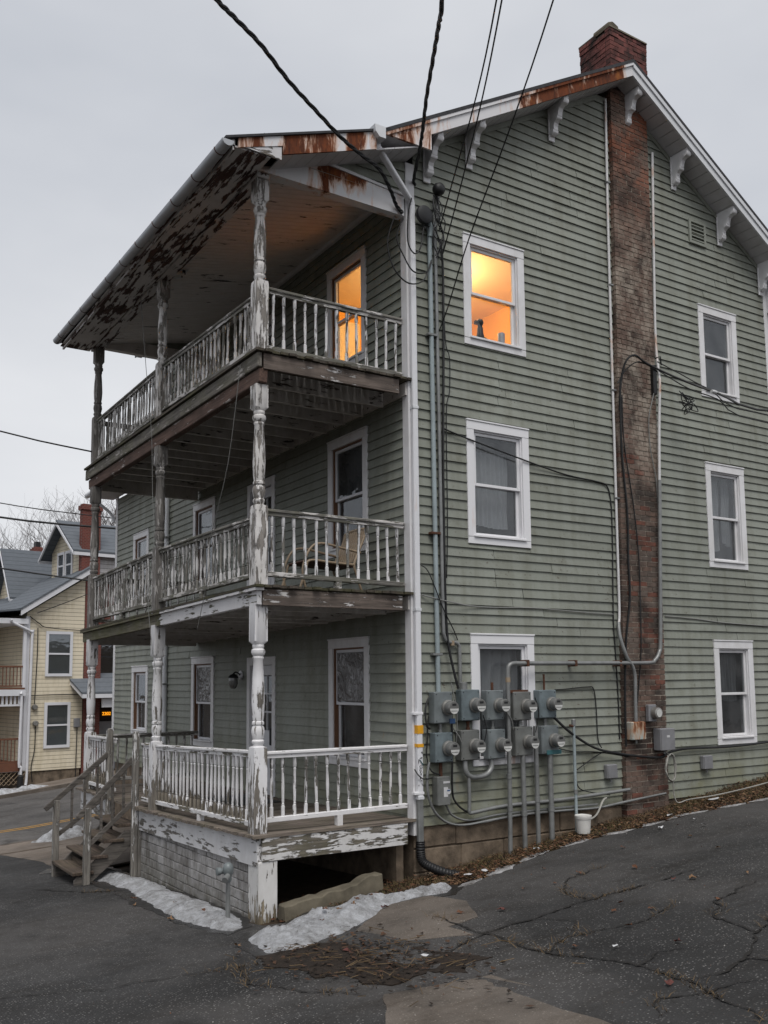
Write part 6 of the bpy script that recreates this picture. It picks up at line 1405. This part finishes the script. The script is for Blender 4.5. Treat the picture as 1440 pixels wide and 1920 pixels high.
for k_, (num, mt, lb, lo_, hi_, sd) in enumerate(((14000, 'straw', 'matted dead grass growing along the house foot', -.3, 9, 3), (9000, 'grass', 'dull green winter grass growing along the house foot', -.05, 9, 9), (7000, 'bark_bits', 'dark rotted grass stems along the house foot', -.2, 9, 14))):
    gv, gf = [], []
    for _ in range(num):
        x = rg.uniform(-.15, 8); e_ = edge_y(x); y = rg.uniform(e_-.08, -.02); dn = mnoise.noise((x*1.6, y*1.6, sd))
        if dn < lo_ or rg.random() < .25: continue
        blade(x, y, rg.uniform(.04,.10), rg.uniform(.002,.006), rg.uniform(.4,1.8))
    for _ in range(num//9):
        x = rg.uniform(-1.8, -.1); y = rg.uniform(edge_y(x)-.05, .1)
        if mnoise.noise((x*2.3, y*2.3, sd+5)) > -.05: blade(x, y, rg.uniform(.04,.08), rg.uniform(.002,.005), rg.uniform(.5,1.6))
    tag(MB().add(gv, gf).build('verge_grass', M[mt], None, origin=(3,-.4,-.4)), lb, 'grass', kind='stuff')
gv, gf = [], []
for p in tuft_pts:
    if rg.random() < .55 and mnoise.noise((p.x*1.5, p.y*1.5, 6)) > .02:
        for _ in range(7):
            x, y = p.x+rg.normal(0,.03), p.y+rg.normal(0,.03); i = len(gv); blade(x, y, rg.uniform(.05,.085), rg.uniform(.002,.005), rg.uniform(.8,2))
            for q in range(i, len(gv)): gv[q] = (gv[q][0], gv[q][1], gv[q][2]+.03)
if gv: tag(MB().add(gv, gf).build('crack_grass', M['straw'], None, origin=(0,-3,-.5)), 'flattened dead grass growing in the pavement cracks', 'grass', kind='stuff')
def flakes(nm, n, fx, mats, label, size=(.012,.04)):
    for k, mt in enumerate(mats):
        mb = MB()
        for _ in range(n):
            x, y, dz = fx(); s = rg.uniform(*size); a = rg.uniform(0,6.28); z = g(x,y)+dz; c_, s_ = math.cos(a)*s, math.sin(a)*s; i = len(mb.v)
            mb.v += [(x-c_,y-s_,z+rg.uniform(0,.015)),(x+s_*.5,y-c_*.5,z+rg.uniform(0,.02)),(x+c_,y+s_,z+rg.uniform(0,.02)),(x-s_*.5,y+c_*.5,z+rg.uniform(0,.015))]; mb.f.append((i,i+1,i+2,i+3)); mb.m.append(0)
        tag(mb.build(nm, M[mt], None), label[k], 'leaf litter', kind='stuff')
def fx_verge():
    x = rg.uniform(-.1, 7.8); e_ = edge_y(x); return x, min(-.03, e_-.10+abs(rg.normal(0,.5))*(-e_)), rg.uniform(-.02,.02)
flakes('verge_litter', 1500, fx_verge, ('leaf_a','leaf_c','mulch'), ('brown leaf litter in the verge grass', 'tan leaf litter in the verge grass', 'dark rotted litter in the verge grass'), (.01,.035))
def fx_under():
    x = rg.uniform(-1.9, -.1); return x, rg.uniform(edge_y(x), .6), -.04+rg.uniform(0,.02)
flakes('porch_litter', 420, fx_under, ('leaf_a','mulch'), ('brown leaves blown under the porch edge', 'dark rotted leaves under the porch edge'), (.012,.045))
def fx_mulch():
    return -2.2+rg.normal(0,.34), -2.45+rg.normal(0,.60), .022
flakes('mulch_litter', 260, fx_mulch, ('mulch','bark_bits'), ('dark twigs and rotted leaves in the wet mulch patch', 'brown leaf bits in the wet mulch patch'), (.01,.04))
mb = MB()
for _ in range(120):
    x, y, _z = fx_mulch(); a = rg.uniform(0,6.28); L = rg.uniform(.05,.22); z = g(x,y)+.035; mb.tube([(x,y,z),(x+math.cos(a)*L,y+math.sin(a)*L,z+rg.uniform(0,.02))], .003, 3, False)
tag(mb.build('mulch_twigs', M['straw'], None), 'thin twigs lying in the wet mulch patch', 'twigs', kind='stuff')
def fx_drive(): return rg.uniform(-4.6, 4.5), rg.uniform(-5.5, -.9), .012
flakes('drive_grit', 160, fx_drive, ('leaf_a','grit'), ('small brown leaf bits strewn over the driveway', 'small pale grit strewn over the driveway'), (.003,.008))
